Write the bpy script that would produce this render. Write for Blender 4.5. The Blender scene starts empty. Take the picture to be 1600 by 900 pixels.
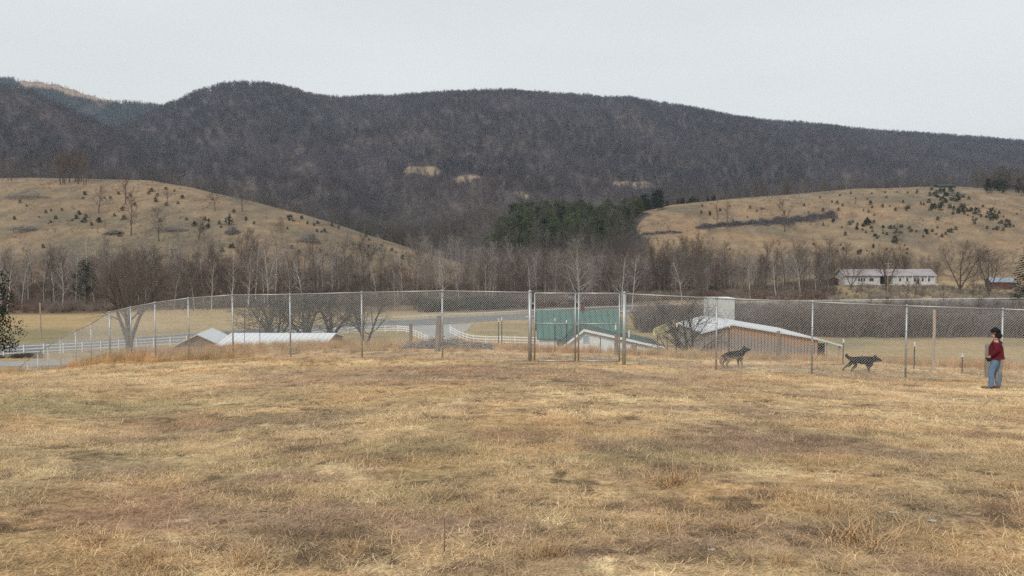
import bpy, bmesh, math, random
import numpy as np
from mathutils import Vector, Matrix
R = math.radians
scene = bpy.context.scene
COL = scene.collection
CAMZ = 1.65
F = 1200.0
PITCH = math.atan(50 / F)

# ---------------------------------------------------------------- camera, sky, sun, exposure
cam = bpy.data.objects.new("camera", bpy.data.cameras.new("camera"))
COL.objects.link(cam)
cam.location = (0, 0, CAMZ)
cam.rotation_euler = (R(90) - PITCH, 0, 0)
cam.data.sensor_width = 36
cam.data.lens = 36 * F / 1600
cam.data.clip_start = 0.1
cam.data.clip_end = 20000
scene.camera = cam

SUN_EL, SUN_AZ = 42.0, 215.0      # a veiled sun behind the camera's left shoulder
world = bpy.data.worlds.new("World")
scene.world = world
world.use_nodes = True
wt = world.node_tree
wt.nodes.clear()
w_out = wt.nodes.new("ShaderNodeOutputWorld")
w_bg = wt.nodes.new("ShaderNodeBackground")
sky = wt.nodes.new("ShaderNodeTexSky")
sky.sky_type = 'NISHITA'
sky.sun_disc = False
sky.sun_elevation = R(SUN_EL)
sky.sun_rotation = R(SUN_AZ)
sky.dust_density = 4.0
sky.air_density = 1.2
hs = wt.nodes.new("ShaderNodeHueSaturation")
hs.inputs["Saturation"].default_value = 0.25
# the cloud deck: a high even layer, slightly darker and bluer upward
tc = wt.nodes.new("ShaderNodeTexCoord")
sep = wt.nodes.new("ShaderNodeSeparateXYZ")
ramp = wt.nodes.new("ShaderNodeValToRGB")
ramp.color_ramp.elements[0].position = 0.0
ramp.color_ramp.elements[0].color = (8.2, 8.25, 8.0, 1)
ramp.color_ramp.elements[1].position = 0.36
ramp.color_ramp.elements[1].color = (6.6, 6.95, 7.1, 1)
nz = wt.nodes.new("ShaderNodeTexNoise")
nz.inputs["Scale"].default_value = 1.6
nz.inputs["Detail"].default_value = 5
mp = wt.nodes.new("ShaderNodeMapping")
mp.inputs["Scale"].default_value = (1, 1, 4)
nr = wt.nodes.new("ShaderNodeMapRange")
nr.inputs[1].default_value = 0.3
nr.inputs[2].default_value = 0.7
nr.inputs[3].default_value = 0.935
nr.inputs[4].default_value = 1.045
vm = wt.nodes.new("ShaderNodeVectorMath"); vm.operation = 'SCALE'
mx = wt.nodes.new("ShaderNodeMix"); mx.data_type = 'RGBA'
mx.inputs["Factor"].default_value = 0.86
L = wt.links.new
L(tc.outputs["Generated"], sep.inputs[0]); L(sep.outputs["Z"], ramp.inputs[0])
L(tc.outputs["Generated"], mp.inputs[0]); L(mp.outputs[0], nz.inputs["Vector"])
L(nz.outputs[0], nr.inputs[0]); L(ramp.outputs[0], vm.inputs[0]); L(nr.outputs[0], vm.inputs["Scale"])
L(sky.outputs[0], hs.inputs["Color"]); L(hs.outputs[0], mx.inputs[6]); L(vm.outputs[0], mx.inputs[7])
L(mx.outputs[2], w_bg.inputs["Color"]); L(w_bg.outputs[0], w_out.inputs[0])
w_bg.inputs["Strength"].default_value = 0.100

sun = bpy.data.objects.new("sun", bpy.data.lights.new("sun", 'SUN'))
COL.objects.link(sun)
sun.data.energy = 1.5
sun.data.angle = R(11)
sun.data.color = (1.0, 0.95, 0.88)
az = R(SUN_AZ)
sdir = Vector((math.sin(az) * math.cos(R(SUN_EL)), math.cos(az) * math.cos(R(SUN_EL)), math.sin(R(SUN_EL))))
sun.rotation_euler = sdir.to_track_quat('Z', 'Y').to_euler()
sun.location = (0, 0, 900)
scene.view_settings.view_transform = 'Standard'
scene.view_settings.look = 'None'
scene.view_settings.exposure = 0.33
scene.view_settings.gamma = 1.0
scene.render.engine = 'CYCLES'
scene.cycles.volume_bounces = 0
scene.cycles.use_denoising = False
scene.cycles.denoising_prefilter = 'ACCURATE'
scene.cycles.max_bounces = 5
scene.cycles.diffuse_bounces = 2
scene.cycles.transparent_max_bounces = 8

# ---------------------------------------------------------------- helpers
def pick(px, py, Y):
    """world point at distance Y on the sight line through photo pixel px, py"""
    xv, yv = (px - 800) / F, -(py - 450) / F
    dy = math.cos(PITCH) + yv * math.sin(PITCH)
    dz = -math.sin(PITCH) + yv * math.cos(PITCH)
    return Vector((xv / dy * Y, Y, CAMZ + dz / dy * Y))

def tag(o, label=None, cat=None, group=None, kind=None):
    if label: o["label"] = label
    if cat: o["category"] = cat
    if group: o["group"] = group
    if kind: o["kind"] = kind
    return o

def empty(name, loc, rz=0.0, label=None, cat=None, group=None):
    o = bpy.data.objects.new(name, None)
    o.empty_display_size = 0.2
    COL.objects.link(o)
    o.location = loc
    o.rotation_euler = (0, 0, rz)
    return tag(o, label, cat, group)

class MB:
    """collects faces of one mesh"""
    def __init__(s):
        s.v = []; s.f = []; s.n = 0
    def add(s, vs, fs):
        b = s.n
        s.v.extend(vs); s.n += len(vs)
        s.f.extend([tuple(i + b for i in f) for f in fs])
        return s
    def box(s, c, d, rz=0.0, rx=0.0, ry=0.0):
        m = Matrix.Rotation(rz, 3, 'Z') @ Matrix.Rotation(ry, 3, 'Y') @ Matrix.Rotation(rx, 3, 'X')
        c = Vector(c)
        vs = [tuple(c + m @ Vector((x * d[0] / 2, y * d[1] / 2, z * d[2] / 2))) for x in (-1, 1) for y in (-1, 1) for z in (-1, 1)]
        return s.add(vs, [(0, 1, 3, 2), (4, 6, 7, 5), (0, 4, 5, 1), (2, 3, 7, 6), (0, 2, 6, 4), (1, 5, 7, 3)])
    def tube(s, pts, rs, n=6, cap=True):
        pts = [Vector(p) for p in pts]
        if not hasattr(rs, '__len__'): rs = [rs] * len(pts)
        d = (pts[-1] - pts[0]).normalized()
        a = Vector((0, 0, 1)) if abs(d.z) < .8 else Vector((1, 0, 0))
        u = d.cross(a).normalized(); w = d.cross(u)
        vs = []
        for p, r in zip(pts, rs):
            for k in range(n):
                t = 2 * math.pi * k / n
                vs.append(tuple(p + u * math.cos(t) * r + w * math.sin(t) * r))
        fs = []
        for i in range(len(pts) - 1):
            for k in range(n):
                k2 = (k + 1) % n
                fs.append((i * n + k, i * n + k2, (i + 1) * n + k2, (i + 1) * n + k))
        if cap:
            fs.append(tuple(range(n))[::-1]); fs.append(tuple(range((len(pts) - 1) * n, len(pts) * n)))
        return s.add(vs, fs)
    def prism(s, poly, off):
        """polygon (3D points) extruded by the vector off"""
        poly = [Vector(p) for p in poly]; off = Vector(off); n = len(poly)
        vs = [tuple(p) for p in poly] + [tuple(p + off) for p in poly]
        fs = [tuple(range(n)), tuple(range(n, 2 * n))[::-1]] + [(i, (i + 1) % n + 0, (i + 1) % n + n, i + n) for i in range(n)]
        return s.add(vs, fs)
    def mesh(s, name):
        me = bpy.data.meshes.new(name)
        me.from_pydata(s.v, [], s.f); me.update()
        return me
    def build(s, name, mat, parent=None, smooth=False, bevel=0.0):
        me = s.mesh(name)
        return link_mesh(name, me, mat, parent, smooth, bevel)

def link_mesh(name, me, mat, parent=None, smooth=False, bevel=0.0, col=True):
    bm = bmesh.new(); bm.from_mesh(me); bmesh.ops.recalc_face_normals(bm, faces=bm.faces); bm.to_mesh(me); bm.free()
    if mat and not me.materials: me.materials.append(mat)
    if smooth: me.shade_smooth()
    o = bpy.data.objects.new(name, me)
    COL.objects.link(o)
    if parent: o.parent = parent
    if bevel:
        b = o.modifiers.new("bevel", 'BEVEL'); b.width = bevel; b.segments = 2; b.limit_method = 'ANGLE'
    return o

def copy_tree(o, parent=None):
    c = o.copy(); COL.objects.link(c)
    if parent: c.parent = parent
    for ch in [x for x in KIDS.get(o.name, [])]:
        copy_tree(ch, c)
    return c
KIDS = {}
def register(o):
    for x in bpy.data.objects:
        if x.parent == o:
            KIDS.setdefault(o.name, []).append(x)
            for y in bpy.data.objects:
                if y.parent == x: KIDS.setdefault(x.name, []).append(y)

# value noise, vectorised
def _hash(ix, iy, seed):
    h = (ix.astype(np.int64) * 374761393 + iy.astype(np.int64) * 668265263 + seed * 974634777) & 0xffffffff
    h = ((h ^ (h >> 13)) * 1274126177) & 0xffffffff
    return ((h ^ (h >> 16)) & 0xffff) / 65535.0
def vnoise(x, y, seed=0):
    x = np.asarray(x, float); y = np.asarray(y, float)
    ix = np.floor(x); iy = np.floor(y); fx = x - ix; fy = y - iy
    fx = fx * fx * (3 - 2 * fx); fy = fy * fy * (3 - 2 * fy)
    a = _hash(ix, iy, seed); b = _hash(ix + 1, iy, seed); c = _hash(ix, iy + 1, seed); d = _hash(ix + 1, iy + 1, seed)
    return (a + (b - a) * fx) * (1 - fy) + (c + (d - c) * fx) * fy
def fbm(x, y, seed=0, o=4, g=.5):
    s = 0; a = 1; t = 0
    for i in range(o):
        s = s + a * vnoise(x * 2 ** i + 17.3 * i, y * 2 ** i - 9.1 * i, seed + i); t += a; a *= g
    return s / t
def sstep(a, b, x):
    t = np.clip((x - a) / (b - a), 0, 1); return t * t * (3 - 2 * t)

# ---------------------------------------------------------------- materials
def mat(name, col, rough=.8, metal=0.0, var=0.0, scale=4.0, bump=0.0, bscale=30.0, rnd=0.0, attr=None, inst=None, spec=.3, col2=None, stretch=(1, 1, 1), coords='Object'):
    m = bpy.data.materials.new(name); m.use_nodes = True
    t = m.node_tree; n = t.nodes; l = t.links.new
    p = n["Principled BSDF"]
    p.inputs["Roughness"].default_value = rough; p.inputs["Metallic"].default_value = metal
    p.inputs["Specular IOR Level"].default_value = spec
    src = None
    if attr or inst:
        a = n.new("ShaderNodeAttribute"); a.attribute_name = attr or inst
        if inst: a.attribute_type = 'INSTANCER'
        src = a.outputs["Color"]
    else:
        c = n.new("ShaderNodeRGB"); c.outputs[0].default_value = (*col, 1); src = c.outputs[0]
    tc = n.new("ShaderNodeTexCoord"); mp = n.new("ShaderNodeMapping"); mp.inputs["Scale"].default_value = stretch
    l(tc.outputs[coords], mp.inputs[0])
    if var or col2:
        nt = n.new("ShaderNodeTexNoise"); nt.inputs["Scale"].default_value = scale; nt.inputs["Detail"].default_value = 6
        nt.inputs["Roughness"].default_value = .65
        l(mp.outputs[0], nt.inputs["Vector"])
        mr = n.new("ShaderNodeMapRange"); mr.inputs[1].default_value = .3; mr.inputs[2].default_value = .7
        l(nt.outputs[0], mr.inputs[0])
        if col2:
            mix = n.new("ShaderNodeMix"); mix.data_type = 'RGBA'; mix.inputs[7].default_value = (*col2, 1)
            l(src, mix.inputs[6]); l(mr.outputs[0], mix.inputs["Factor"]); src = mix.outputs[2]
        if var:
            mr2 = n.new("ShaderNodeMapRange"); mr2.inputs[1].default_value = .3; mr2.inputs[2].default_value = .7
            mr2.inputs[3].default_value = 1 - var; mr2.inputs[4].default_value = 1 + var
            l(nt.outputs[0], mr2.inputs[0])
            v = n.new("ShaderNodeVectorMath"); v.operation = 'SCALE'; l(src, v.inputs[0]); l(mr2.outputs[0], v.inputs["Scale"]); src = v.outputs[0]
    if rnd:
        oi = n.new("ShaderNodeObjectInfo"); mr3 = n.new("ShaderNodeMapRange")
        mr3.inputs[3].default_value = 1 - rnd; mr3.inputs[4].default_value = 1 + rnd
        l(oi.outputs["Random"], mr3.inputs[0])
        v = n.new("ShaderNodeVectorMath"); v.operation = 'SCALE'; l(src, v.inputs[0]); l(mr3.outputs[0], v.inputs["Scale"]); src = v.outputs[0]
    l(src, p.inputs["Base Color"])
    if bump:
        nb = n.new("ShaderNodeTexNoise"); nb.inputs["Scale"].default_value = bscale; nb.inputs["Detail"].default_value = 4
        l(mp.outputs[0], nb.inputs["Vector"])
        b = n.new("ShaderNodeBump"); b.inputs["Strength"].default_value = bump; b.inputs["Distance"].default_value = .02
        l(nb.outputs[0], b.inputs["Height"]); l(b.outputs[0], p.inputs["Normal"])
    return m

def ribs(m, direction, scale, depth=.25):
    """standing seams or board joints across a sheet"""
    t = m.node_tree; n = t.nodes; l = t.links.new; p = n["Principled BSDF"]; src = p.inputs["Base Color"].links[0].from_socket
    tc = n.new("ShaderNodeTexCoord"); wv = n.new("ShaderNodeTexWave"); wv.bands_direction = direction; wv.inputs["Scale"].default_value = scale; wv.inputs["Distortion"].default_value = .0
    l(tc.outputs["Object"], wv.inputs["Vector"]); mr = n.new("ShaderNodeMapRange"); mr.inputs[1].default_value = 0; mr.inputs[2].default_value = .22; mr.inputs[3].default_value = 1 - depth; mr.inputs[4].default_value = 1
    l(wv.outputs["Fac"], mr.inputs[0]); v = n.new("ShaderNodeVectorMath"); v.operation = 'SCALE'; l(src, v.inputs[0]); l(mr.outputs[0], v.inputs["Scale"]); l(v.outputs[0], p.inputs["Base Color"])
    b = n.new("ShaderNodeBump"); b.inputs["Distance"].default_value = .04; b.inputs["Strength"].default_value = .6; l(wv.outputs["Fac"], b.inputs["Height"]); l(b.outputs[0], p.inputs["Normal"])
    return m
M = dict(
    galv=mat("galvanised_steel", (.42, .43, .43), .45, .55, .12, 6),
    wire=mat("galvanised_wire", (.62, .63, .62), .5, .25, .12, 2),
    wood=mat("weathered_wood", (.22, .18, .15), .9, 0, .3, 5, .4, 20, stretch=(1, 1, .15)),
    pinkwood=mat("peeled_pole", (.42, .33, .27), .85, 0, .2, 4, stretch=(1, 1, .15)),
    tgreen=mat("dark_green_steel", (.035, .05, .04), .6, 0, .2, 6),
    white=mat("white_paint", (.76, .77, .77), .6, 0, .06, 3),
    whitepost=mat("white_rail_paint", (.80, .81, .80), .6, 0, .05, 2),
    metalroof=mat("pale_metal_roof", (.66, .69, .71), .5, .1, .1, 1.2, stretch=(1, .2, .2)),
    greenroof=mat("green_metal_roof", (.085, .17, .145), .5, .1, .12, 1.5, stretch=(1, .2, .2)),
    darkgreen=mat("dark_green_roof", (.035, .075, .062), .6, 0, .2, 2),
    block=mat("white_block", (.68, .69, .66), .8, 0, .16, 1.5, .3, 8),
    rust=mat("brown_board", (.25, .17, .12), .85, 0, .3, 3, stretch=(3, 3, .25)),
    dark=mat("painted_opening_shade", (.02, .022, .025), .9),  # flat near-black stands in for the shade inside open doorways
    glass=mat("window_glass", (.35, .42, .5), .1, 0, 0, spec=.8),
    darkglass=mat("dark_glass", (.04, .045, .05), .1, spec=.8),
    pinkroof=mat("pale_mauve_roof", (.36, .32, .325), .7, 0, .12, .6),
    brick=mat("red_brick", (.13, .055, .045), .85, 0, .2, 8),
    yellow=mat("faded_yellow_plastic", (.74, .66, .36), .6, 0, .15, 4),
    asphalt=mat("asphalt", (.17, .175, .185), .85, 0, .12, .25, coords='Generated'),
    gravel=mat("gravel", (.34, .33, .31), .95, 0, .18, .5),
    roadline=mat("road_paint", (.7, .7, .68), .7, 0, .1, 2),
    yline=mat("yellow_road_paint", (.5, .38, .08), .7, 0, .1, 2),
    concrete=mat("concrete", (.62, .61, .58), .85, 0, .1, 2),
    bark=mat("bark_brown", (.125, .10, .082), .95, 0, .25, 6, rnd=.2),
    twig=mat("twigs_brown", (.155, .118, .096), .95, rnd=.25),
    twigred=mat("twigs_russet", (.15, .10, .08), .95, rnd=.25),
    barkpale=mat("bark_pale", (.50, .46, .41), .9, 0, .3, 3, rnd=.12),
    twigpale=mat("twigs_pale", (.34, .30, .265), .95, rnd=.15),
    barkdark=mat("bark_dark", (.055, .048, .042), .95, 0, .25, 6),
    twigdark=mat("twigs_dark", (.085, .072, .063), .95),
    needles=mat("evergreen_needles", (.018, .030, .016), .85, 0, .4, 2, rnd=.3),
    pine=mat("pine_needles", (.060, .074, .030), .85, 0, .4, .5, rnd=.45),
    stick=mat("grey_dead_sticks", (.24, .225, .22), .95, 0, .3, 2),
    clump=mat("orange_dry_grass", (.46, .30, .155), .9, 0, .3, 8, rnd=.15),
    tufts=mat("dry_grass_blades", None, .9, inst="tint", var=.35, scale=9),
    wood_i=mat("bare_wood_canopy", None, .95, inst="tint", var=.2, scale=3),
)

ribs(M['greenroof'], 'X', .42, .35); ribs(M['darkgreen'], 'Y', .42, .3)
M['ribroof'] = ribs(mat("ribbed_metal_roof", (.76, .79, .81), .5, .1, .12, .7, stretch=(1, .4, .4), col2=(.66, .68, .69)), 'Y', .5, .22)
M['block'] = mat("white_block_stained", (.66, .67, .64), .8, 0, .12, 1.2, .3, 8, stretch=(1, 1, .3), col2=(.44, .44, .42))
M['greyroof'] = mat("blue_grey_roof", (.26, .30, .34), .7, 0, .15, 1)
# ---------------------------------------------------------------- terrain heights (relative to the eye, metres)
UC = np.array([-1.0, -.667, -.5, -.29, -.09, .08, .27, .42, .64, 1.0])
YC = np.array([0, 5, 10, 15, 20, 25, 30, 35, 40, 50, 60, 75, 90, 110.])
TB = -np.array([
    [1.65, 1.75, 2.05, 2.6, 3.3, 4.2, 5.4, 6.8, 8.2, 10.5, 12, 13.8, 14.6, 15],
    [1.65, 1.85, 2.3, 2.8, 3.35, 3.95, 4.62, 5.9, 7.3, 9.6, 11, 13, 14.4, 15],
    [1.65, 1.9, 2.4, 2.92, 3.4, 3.85, 4.25, 4.67, 5.15, 8.0, 10.3, 12.3, 14, 15],
    [1.65, 1.95, 2.35, 2.8, 3.25, 3.65, 3.96, 4.25, 4.75, 7.2, 10, 12.8, 14.2, 15],
    [1.65, 1.95, 2.3, 2.7, 3.1, 3.47, 3.8, 4.12, 4.7, 7, 10, 12.6, 14, 15],
    [1.65, 1.95, 2.3, 2.7, 3.1, 3.52, 3.85, 4.38, 5.1, 7.5, 10, 12.4, 13.6, 15],
    [1.65, 1.95, 2.35, 2.8, 3.3, 3.78, 4.1, 4.6, 5.4, 7.6, 9.8, 11.6, 12.6, 14.8],
    [1.65, 1.95, 2.4, 2.9, 3.4, 3.93, 4.17, 4.85, 5.8, 7.8, 9.6, 11.2, 12.4, 14.8],
    [1.65, 1.95, 2.5, 3.05, 3.6, 4.15, 4.48, 5.1, 6.0, 8.0, 10, 12.2, 13.8, 15],
    [1.65, 1.95, 2.6, 3.3, 4.0, 4.6, 5.1, 5.8, 6.7, 8.6, 10.5, 12.6, 14, 15]])
def near_h(u, Y):
    """bicubic-ish table look-up: Catmull-Rom along Y, smooth blend across u"""
    u = np.clip(u, -1, 1); Yq = np.clip(Y, 0, 109.99)
    i = np.clip(np.searchsorted(UC, u, side='right') - 1, 0, len(UC) - 2)
    fu = (u - UC[i]) / (UC[i + 1] - UC[i]); fu = fu * fu * (3 - 2 * fu) * .5 + fu * .5
    j = np.clip(np.searchsorted(YC, Yq, side='right') - 1, 0, len(YC) - 2)
    x0, x1 = YC[j], YC[j + 1]; t = (Yq - x0) / (x1 - x0)
    jm = np.maximum(j - 1, 0); jp = np.minimum(j + 2, len(YC) - 1)
    def along(r):
        y0, y1 = TB[r, j], TB[r, j + 1]
        m0 = (y1 - TB[r, jm]) / np.maximum(x1 - YC[jm], 1e-6) * (x1 - x0)
        m1 = (TB[r, jp] - y0) / np.maximum(YC[jp] - x0, 1e-6) * (x1 - x0)
        t2 = t * t; t3 = t2 * t
        return (2 * t3 - 3 * t2 + 1) * y0 + (t3 - 2 * t2 + t) * m0 + (-2 * t3 + 3 * t2) * y1 + (t3 - t2) * m1
    return along(i) * (1 - fu) + along(i + 1) * fu

def crest(pts, trees=0.0):
    px = np.array([p[0] for p in pts], float); py = np.array([p[1] for p in pts], float)
    return (px - 800) / F, (400 - py) / F

LAYERS = dict(
    left=dict(c=[(-500, 300), (-200, 285), (0, 283), (100, 283), (200, 285), (240, 287), (300, 297), (400, 318), (480, 338), (560, 362), (640, 388), (690, 403), (760, 422), (860, 450), (1000, 470), (1200, 470)],
              Yc=[(-500, 520), (200, 500), (480, 440), (700, 380), (1000, 330)], Y0=[(-500, 225), (400, 235), (800, 270), (1000, 300)], pw=1.1, back=.10),
    right=dict(c=[(700, 470), (880, 420), (960, 365), (1005, 331), (1050, 322), (1150, 312), (1300, 301), (1400, 295), (1480, 293), (1560, 297), (1620, 300), (1800, 310), (2100, 330)],
               Yc=[(700, 470), (1000, 480), (1300, 560), (1500, 580), (2100, 560)], Y0=[(700, 320), (2100, 320)], pw=1.05, back=.05),
    mid=dict(c=[(300, 430), (560, 400), (680, 375), (760, 352), (860, 343), (960, 345), (1040, 340), (1100, 350), (1300, 420)],
             Yc=[(300, 600), (1300, 600)], Y0=[(300, 330), (1300, 330)], pw=1.0, back=.03),
    main=dict(c=[(-700, 260), (0, 250), (110, 225), (180, 207), (265, 172), (310, 152), (350, 140), (400, 137), (440, 142), (480, 154), (530, 160), (600, 159), (700, 155), (800, 153), (900, 157),
                 (980, 162), (1060, 172), (1140, 189), (1250, 201), (1400, 213), (1500, 219), (1600, 227), (1900, 250), (2500, 300)],
              Yc=[(-700, 2000), (400, 1900), (1000, 2100), (2500, 2300)], Y0=[(-700, 520), (400, 560), (900, 600), (2500, 560)], pw=1.25, back=.3),
    leftmt=dict(c=[(-900, 120), (-200, 128), (0, 140), (60, 156), (110, 178), (160, 202), (230, 232), (300, 256), (420, 300), (600, 360)],
                Yc=[(-900, 1500), (0, 1450), (300, 1250), (600, 1100)], Y0=[(-900, 560), (600, 600)], pw=1.2, back=.3),
    far=dict(c=[(-900, 140), (-300, 128), (0, 127), (60, 129), (100, 135), (150, 152), (200, 163), (265, 170), (360, 200), (600, 240)],
             Yc=[(-900, 2900), (600, 2900)], Y0=[(-900, 1700), (600, 1700)], pw=1.8, back=.3),
)
for k, d in LAYERS.items():
    d['u'], d['d'] = crest(d['c'])
    d['yu'] = (np.array([p[0] for p in d['Yc']], float) - 800) / F; d['yv'] = np.array([p[1] for p in d['Yc']], float)
    d['ou'] = (np.array([p[0] for p in d['Y0']], float) - 800) / F; d['ov'] = np.array([p[1] for p in d['Y0']], float)
NAMES = list(LAYERS)
ROAD = np.array([(-420, -140), (-240, -10), (-115, 94), (-82, 120.5), (-63, 137.5), (-50, 150), (-26, 170), (6, 193), (40, 215), (80, 233), (130, 246), (185, 254), (300, 262), (500, 262)], float)
def dense(pl, step=4.0):
    """smooth polyline (Catmull-Rom) resampled"""
    pl = np.asarray(pl, float); out = []
    for i in range(len(pl) - 1):
        p0 = pl[max(i - 1, 0)]; p1 = pl[i]; p2 = pl[i + 1]; p3 = pl[min(i + 2, len(pl) - 1)]
        n = max(1, int(np.linalg.norm(p2 - p1) / step))
        for k in range(n):
            t = k / n
            out.append(.5 * ((2 * p1) + (-p0 + p2) * t + (2 * p0 - 5 * p1 + 4 * p2 - p3) * t * t + (-p0 + 3 * p1 - 3 * p2 + p3) * t ** 3))
    out.append(pl[-1]); return np.array(out)
ROADD = dense(ROAD)
def road_dist(X, Y):
    X = np.asarray(X, float); Y = np.asarray(Y, float)
    d = np.full(X.shape, 1e9)
    m = (np.abs(X) < 520) & (Y < 330) & (Y > -180)
    if m.any():
        x = X[m]; y = Y[m]; best = np.full(x.shape, 1e9)
        for a, b in zip(ROADD[:-1], ROADD[1:]):
            ab = b - a; t = np.clip(((x - a[0]) * ab[0] + (y - a[1]) * ab[1]) / (ab @ ab), 0, 1)
            best = np.minimum(best, np.hypot(x - a[0] - t * ab[0], y - a[1] - t * ab[1]))
        d[m] = best
    return d
def heights(X, Y):
    """returns z (world) and layer index (-1 = valley and home hill)"""
    X = np.asarray(X, float); Y = np.asarray(Y, float)
    r = np.hypot(X, Y); th = np.arctan2(X, Y); thc = np.clip(th, -R(48), R(48))
    u = np.tan(thc); Yq = r * np.cos(thc)
    base = np.where(Yq < 110, near_h(u, Yq), -15.0)
    base = base + 3.6 * sstep(262, 305, Yq) * sstep(.30, .42, u)         # the terrace with the white house
    base = base + .35 * sstep(60, 130, Yq) * (fbm(X / 22, Y / 22, 5, 3) - .5) * sstep(9, 22, road_dist(X, Y))
    base = base + (fbm(X / 1.1, Y / 1.1, 9, 3) - .5) * .07 * (1 - sstep(40, 70, Yq)) * sstep(1.5, 4, r) + (fbm(X / .16, Y / .16, 12, 2) - .5) * .022 * (1 - sstep(16, 30, Yq))
    z = base; lay = np.full(z.shape, -1)
    for i, k in enumerate(NAMES):
        d = LAYERS[k]
        dd = np.interp(u, d['u'], d['d']); Yc = np.interp(u, d['yu'], d['yv']); Y0 = np.interp(u, d['ou'], d['ov'])
        if k in ('left', 'right'): dd = dd + (fbm(u * 14, u * 0 + i, 40 + i, 3) - .5) * .003
        zc = dd * Yc
        t = np.clip((Yq - Y0) / (Yc - Y0), 0, 1)
        s = np.sin(t * math.pi / 2) ** 1.5 if k in ('left', 'right') else t ** d['pw'] * (1 - .12 * t ** 6)
        if k not in ('left', 'right'): s = s / (1 - .12)
        if k not in ('left', 'right'): s = np.minimum(s, 1)
        h = -15 + (zc + 15) * s
        if k in ('main', 'leftmt', 'far'):
            rg = np.abs(fbm(u * 9 + .25 * i + Yq / 2600, Yq / 900 + i, 60 + i, 4) - .5) * 2
            h = h + (rg - .3) * 150 * t * (1 - t) * 1.6 * sstep(-.05, .3, s)
        if k in ('left', 'right', 'mid'):
            h = h + (fbm(X / 60, Y / 60, 30 + i, 4) - .5) * 7 * t * (1 - t) * 2
        h = np.where(Yq > Yc, zc - d['back'] * (Yq - Yc) - .0002 * (Yq - Yc) ** 2, h)
        on = (h > z) & (Yq > Y0)
        z = np.where(on, h, z); lay = np.where(on, i, lay)
    return z + CAMZ, lay, u, Yq
def H(x, y):
    z, _, _, _ = heights(np.array([x], float), np.array([y], float)); return float(z[0])
_YS = np.concatenate([np.arange(2, 120, .25), np.arange(120, 700, 1.5), np.arange(700, 3300, 6)])
def hit(px, py):
    """where the sight line through a photo pixel meets the ground"""
    p = pick(px, py, 1.0); X = p.x * _YS
    z, lay, _, _ = heights(X, _YS); ray = CAMZ + (p.z - CAMZ) * _YS
    k = np.argmax(z >= ray) if (z >= ray).any() else len(_YS) - 1
    return Vector((X[k], _YS[k], z[k]))
def onhill(px, Y):
    p = pick(px, 450, Y); return Vector((p.x, Y, H(p.x, Y)))

# clearings in the woods and where they lie: photo ellipses dropped onto the ground
CLEAR = []
for (px, py, rx, ry) in [(658, 269, 34, 6), (992, 291, 38, 5), (815, 306, 12, 4), (722, 281, 34, 3)]:
    c = hit(px, py); a = hit(px, py - ry); b = hit(px, py + ry)
    CLEAR.append((c.x, c.y, rx / F * c.y, max(18, abs(a.y - b.y) / 2)))
def clearing(X, Y):
    m = np.zeros(np.shape(X))
    for (cx, cy, rx, ry) in CLEAR:
        q = ((X - cx) / rx) ** 2 + ((Y - cy) / ry) ** 2 + (fbm(X / 30, Y / 30, 70, 3) - .5) * .9
        m = np.maximum(m, 1 - sstep(.8, 1.1, q))
    return m
def px_of(u): return 800 + F * u
def woods_mask(X, Y, lay, u, Yq):
    """1 where woodland stands"""
    iL, iR = NAMES.index('left'), NAMES.index('right'); px = px_of(u)
    Yl = np.interp(u, LAYERS['left']['yu'], LAYERS['left']['yv']); Yr = np.interp(u, LAYERS['right']['yu'], LAYERS['right']['yv'])
    wd = (lay >= 2)
    wd |= (lay == iL) & ((Yq > Yl + 14) | (px > 800))
    wd |= (lay == iR) & (((Yq > Yr + 14) & (px < 1500)) | (px < 1004 + 60 * (fbm(Yq / 22, u * 9, 3, 3) - .5)))
    wd |= (lay == iR) & (px > 1515) & (Yq > 545)
    wd |= (lay == -1) & (Yq > 275) & (px > 640) & (px < 1080)
    return wd & (clearing(X, Y) < .5) & ~farfield(u, Yq, lay)
def farfield(u, Yq, lay):
    px = px_of(u)
    e = np.interp(px, [-200, 30, 45, 120, 165, 190], [2885, 2885, 2840, 2815, 2850, 2900]) + 30 * (fbm(u * 60, u * 0, 77, 3) - .5)
    return (lay == NAMES.index('far')) & (px < 200) & (px > 30) & (Yq > e) & (Yq < 2950)

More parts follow.
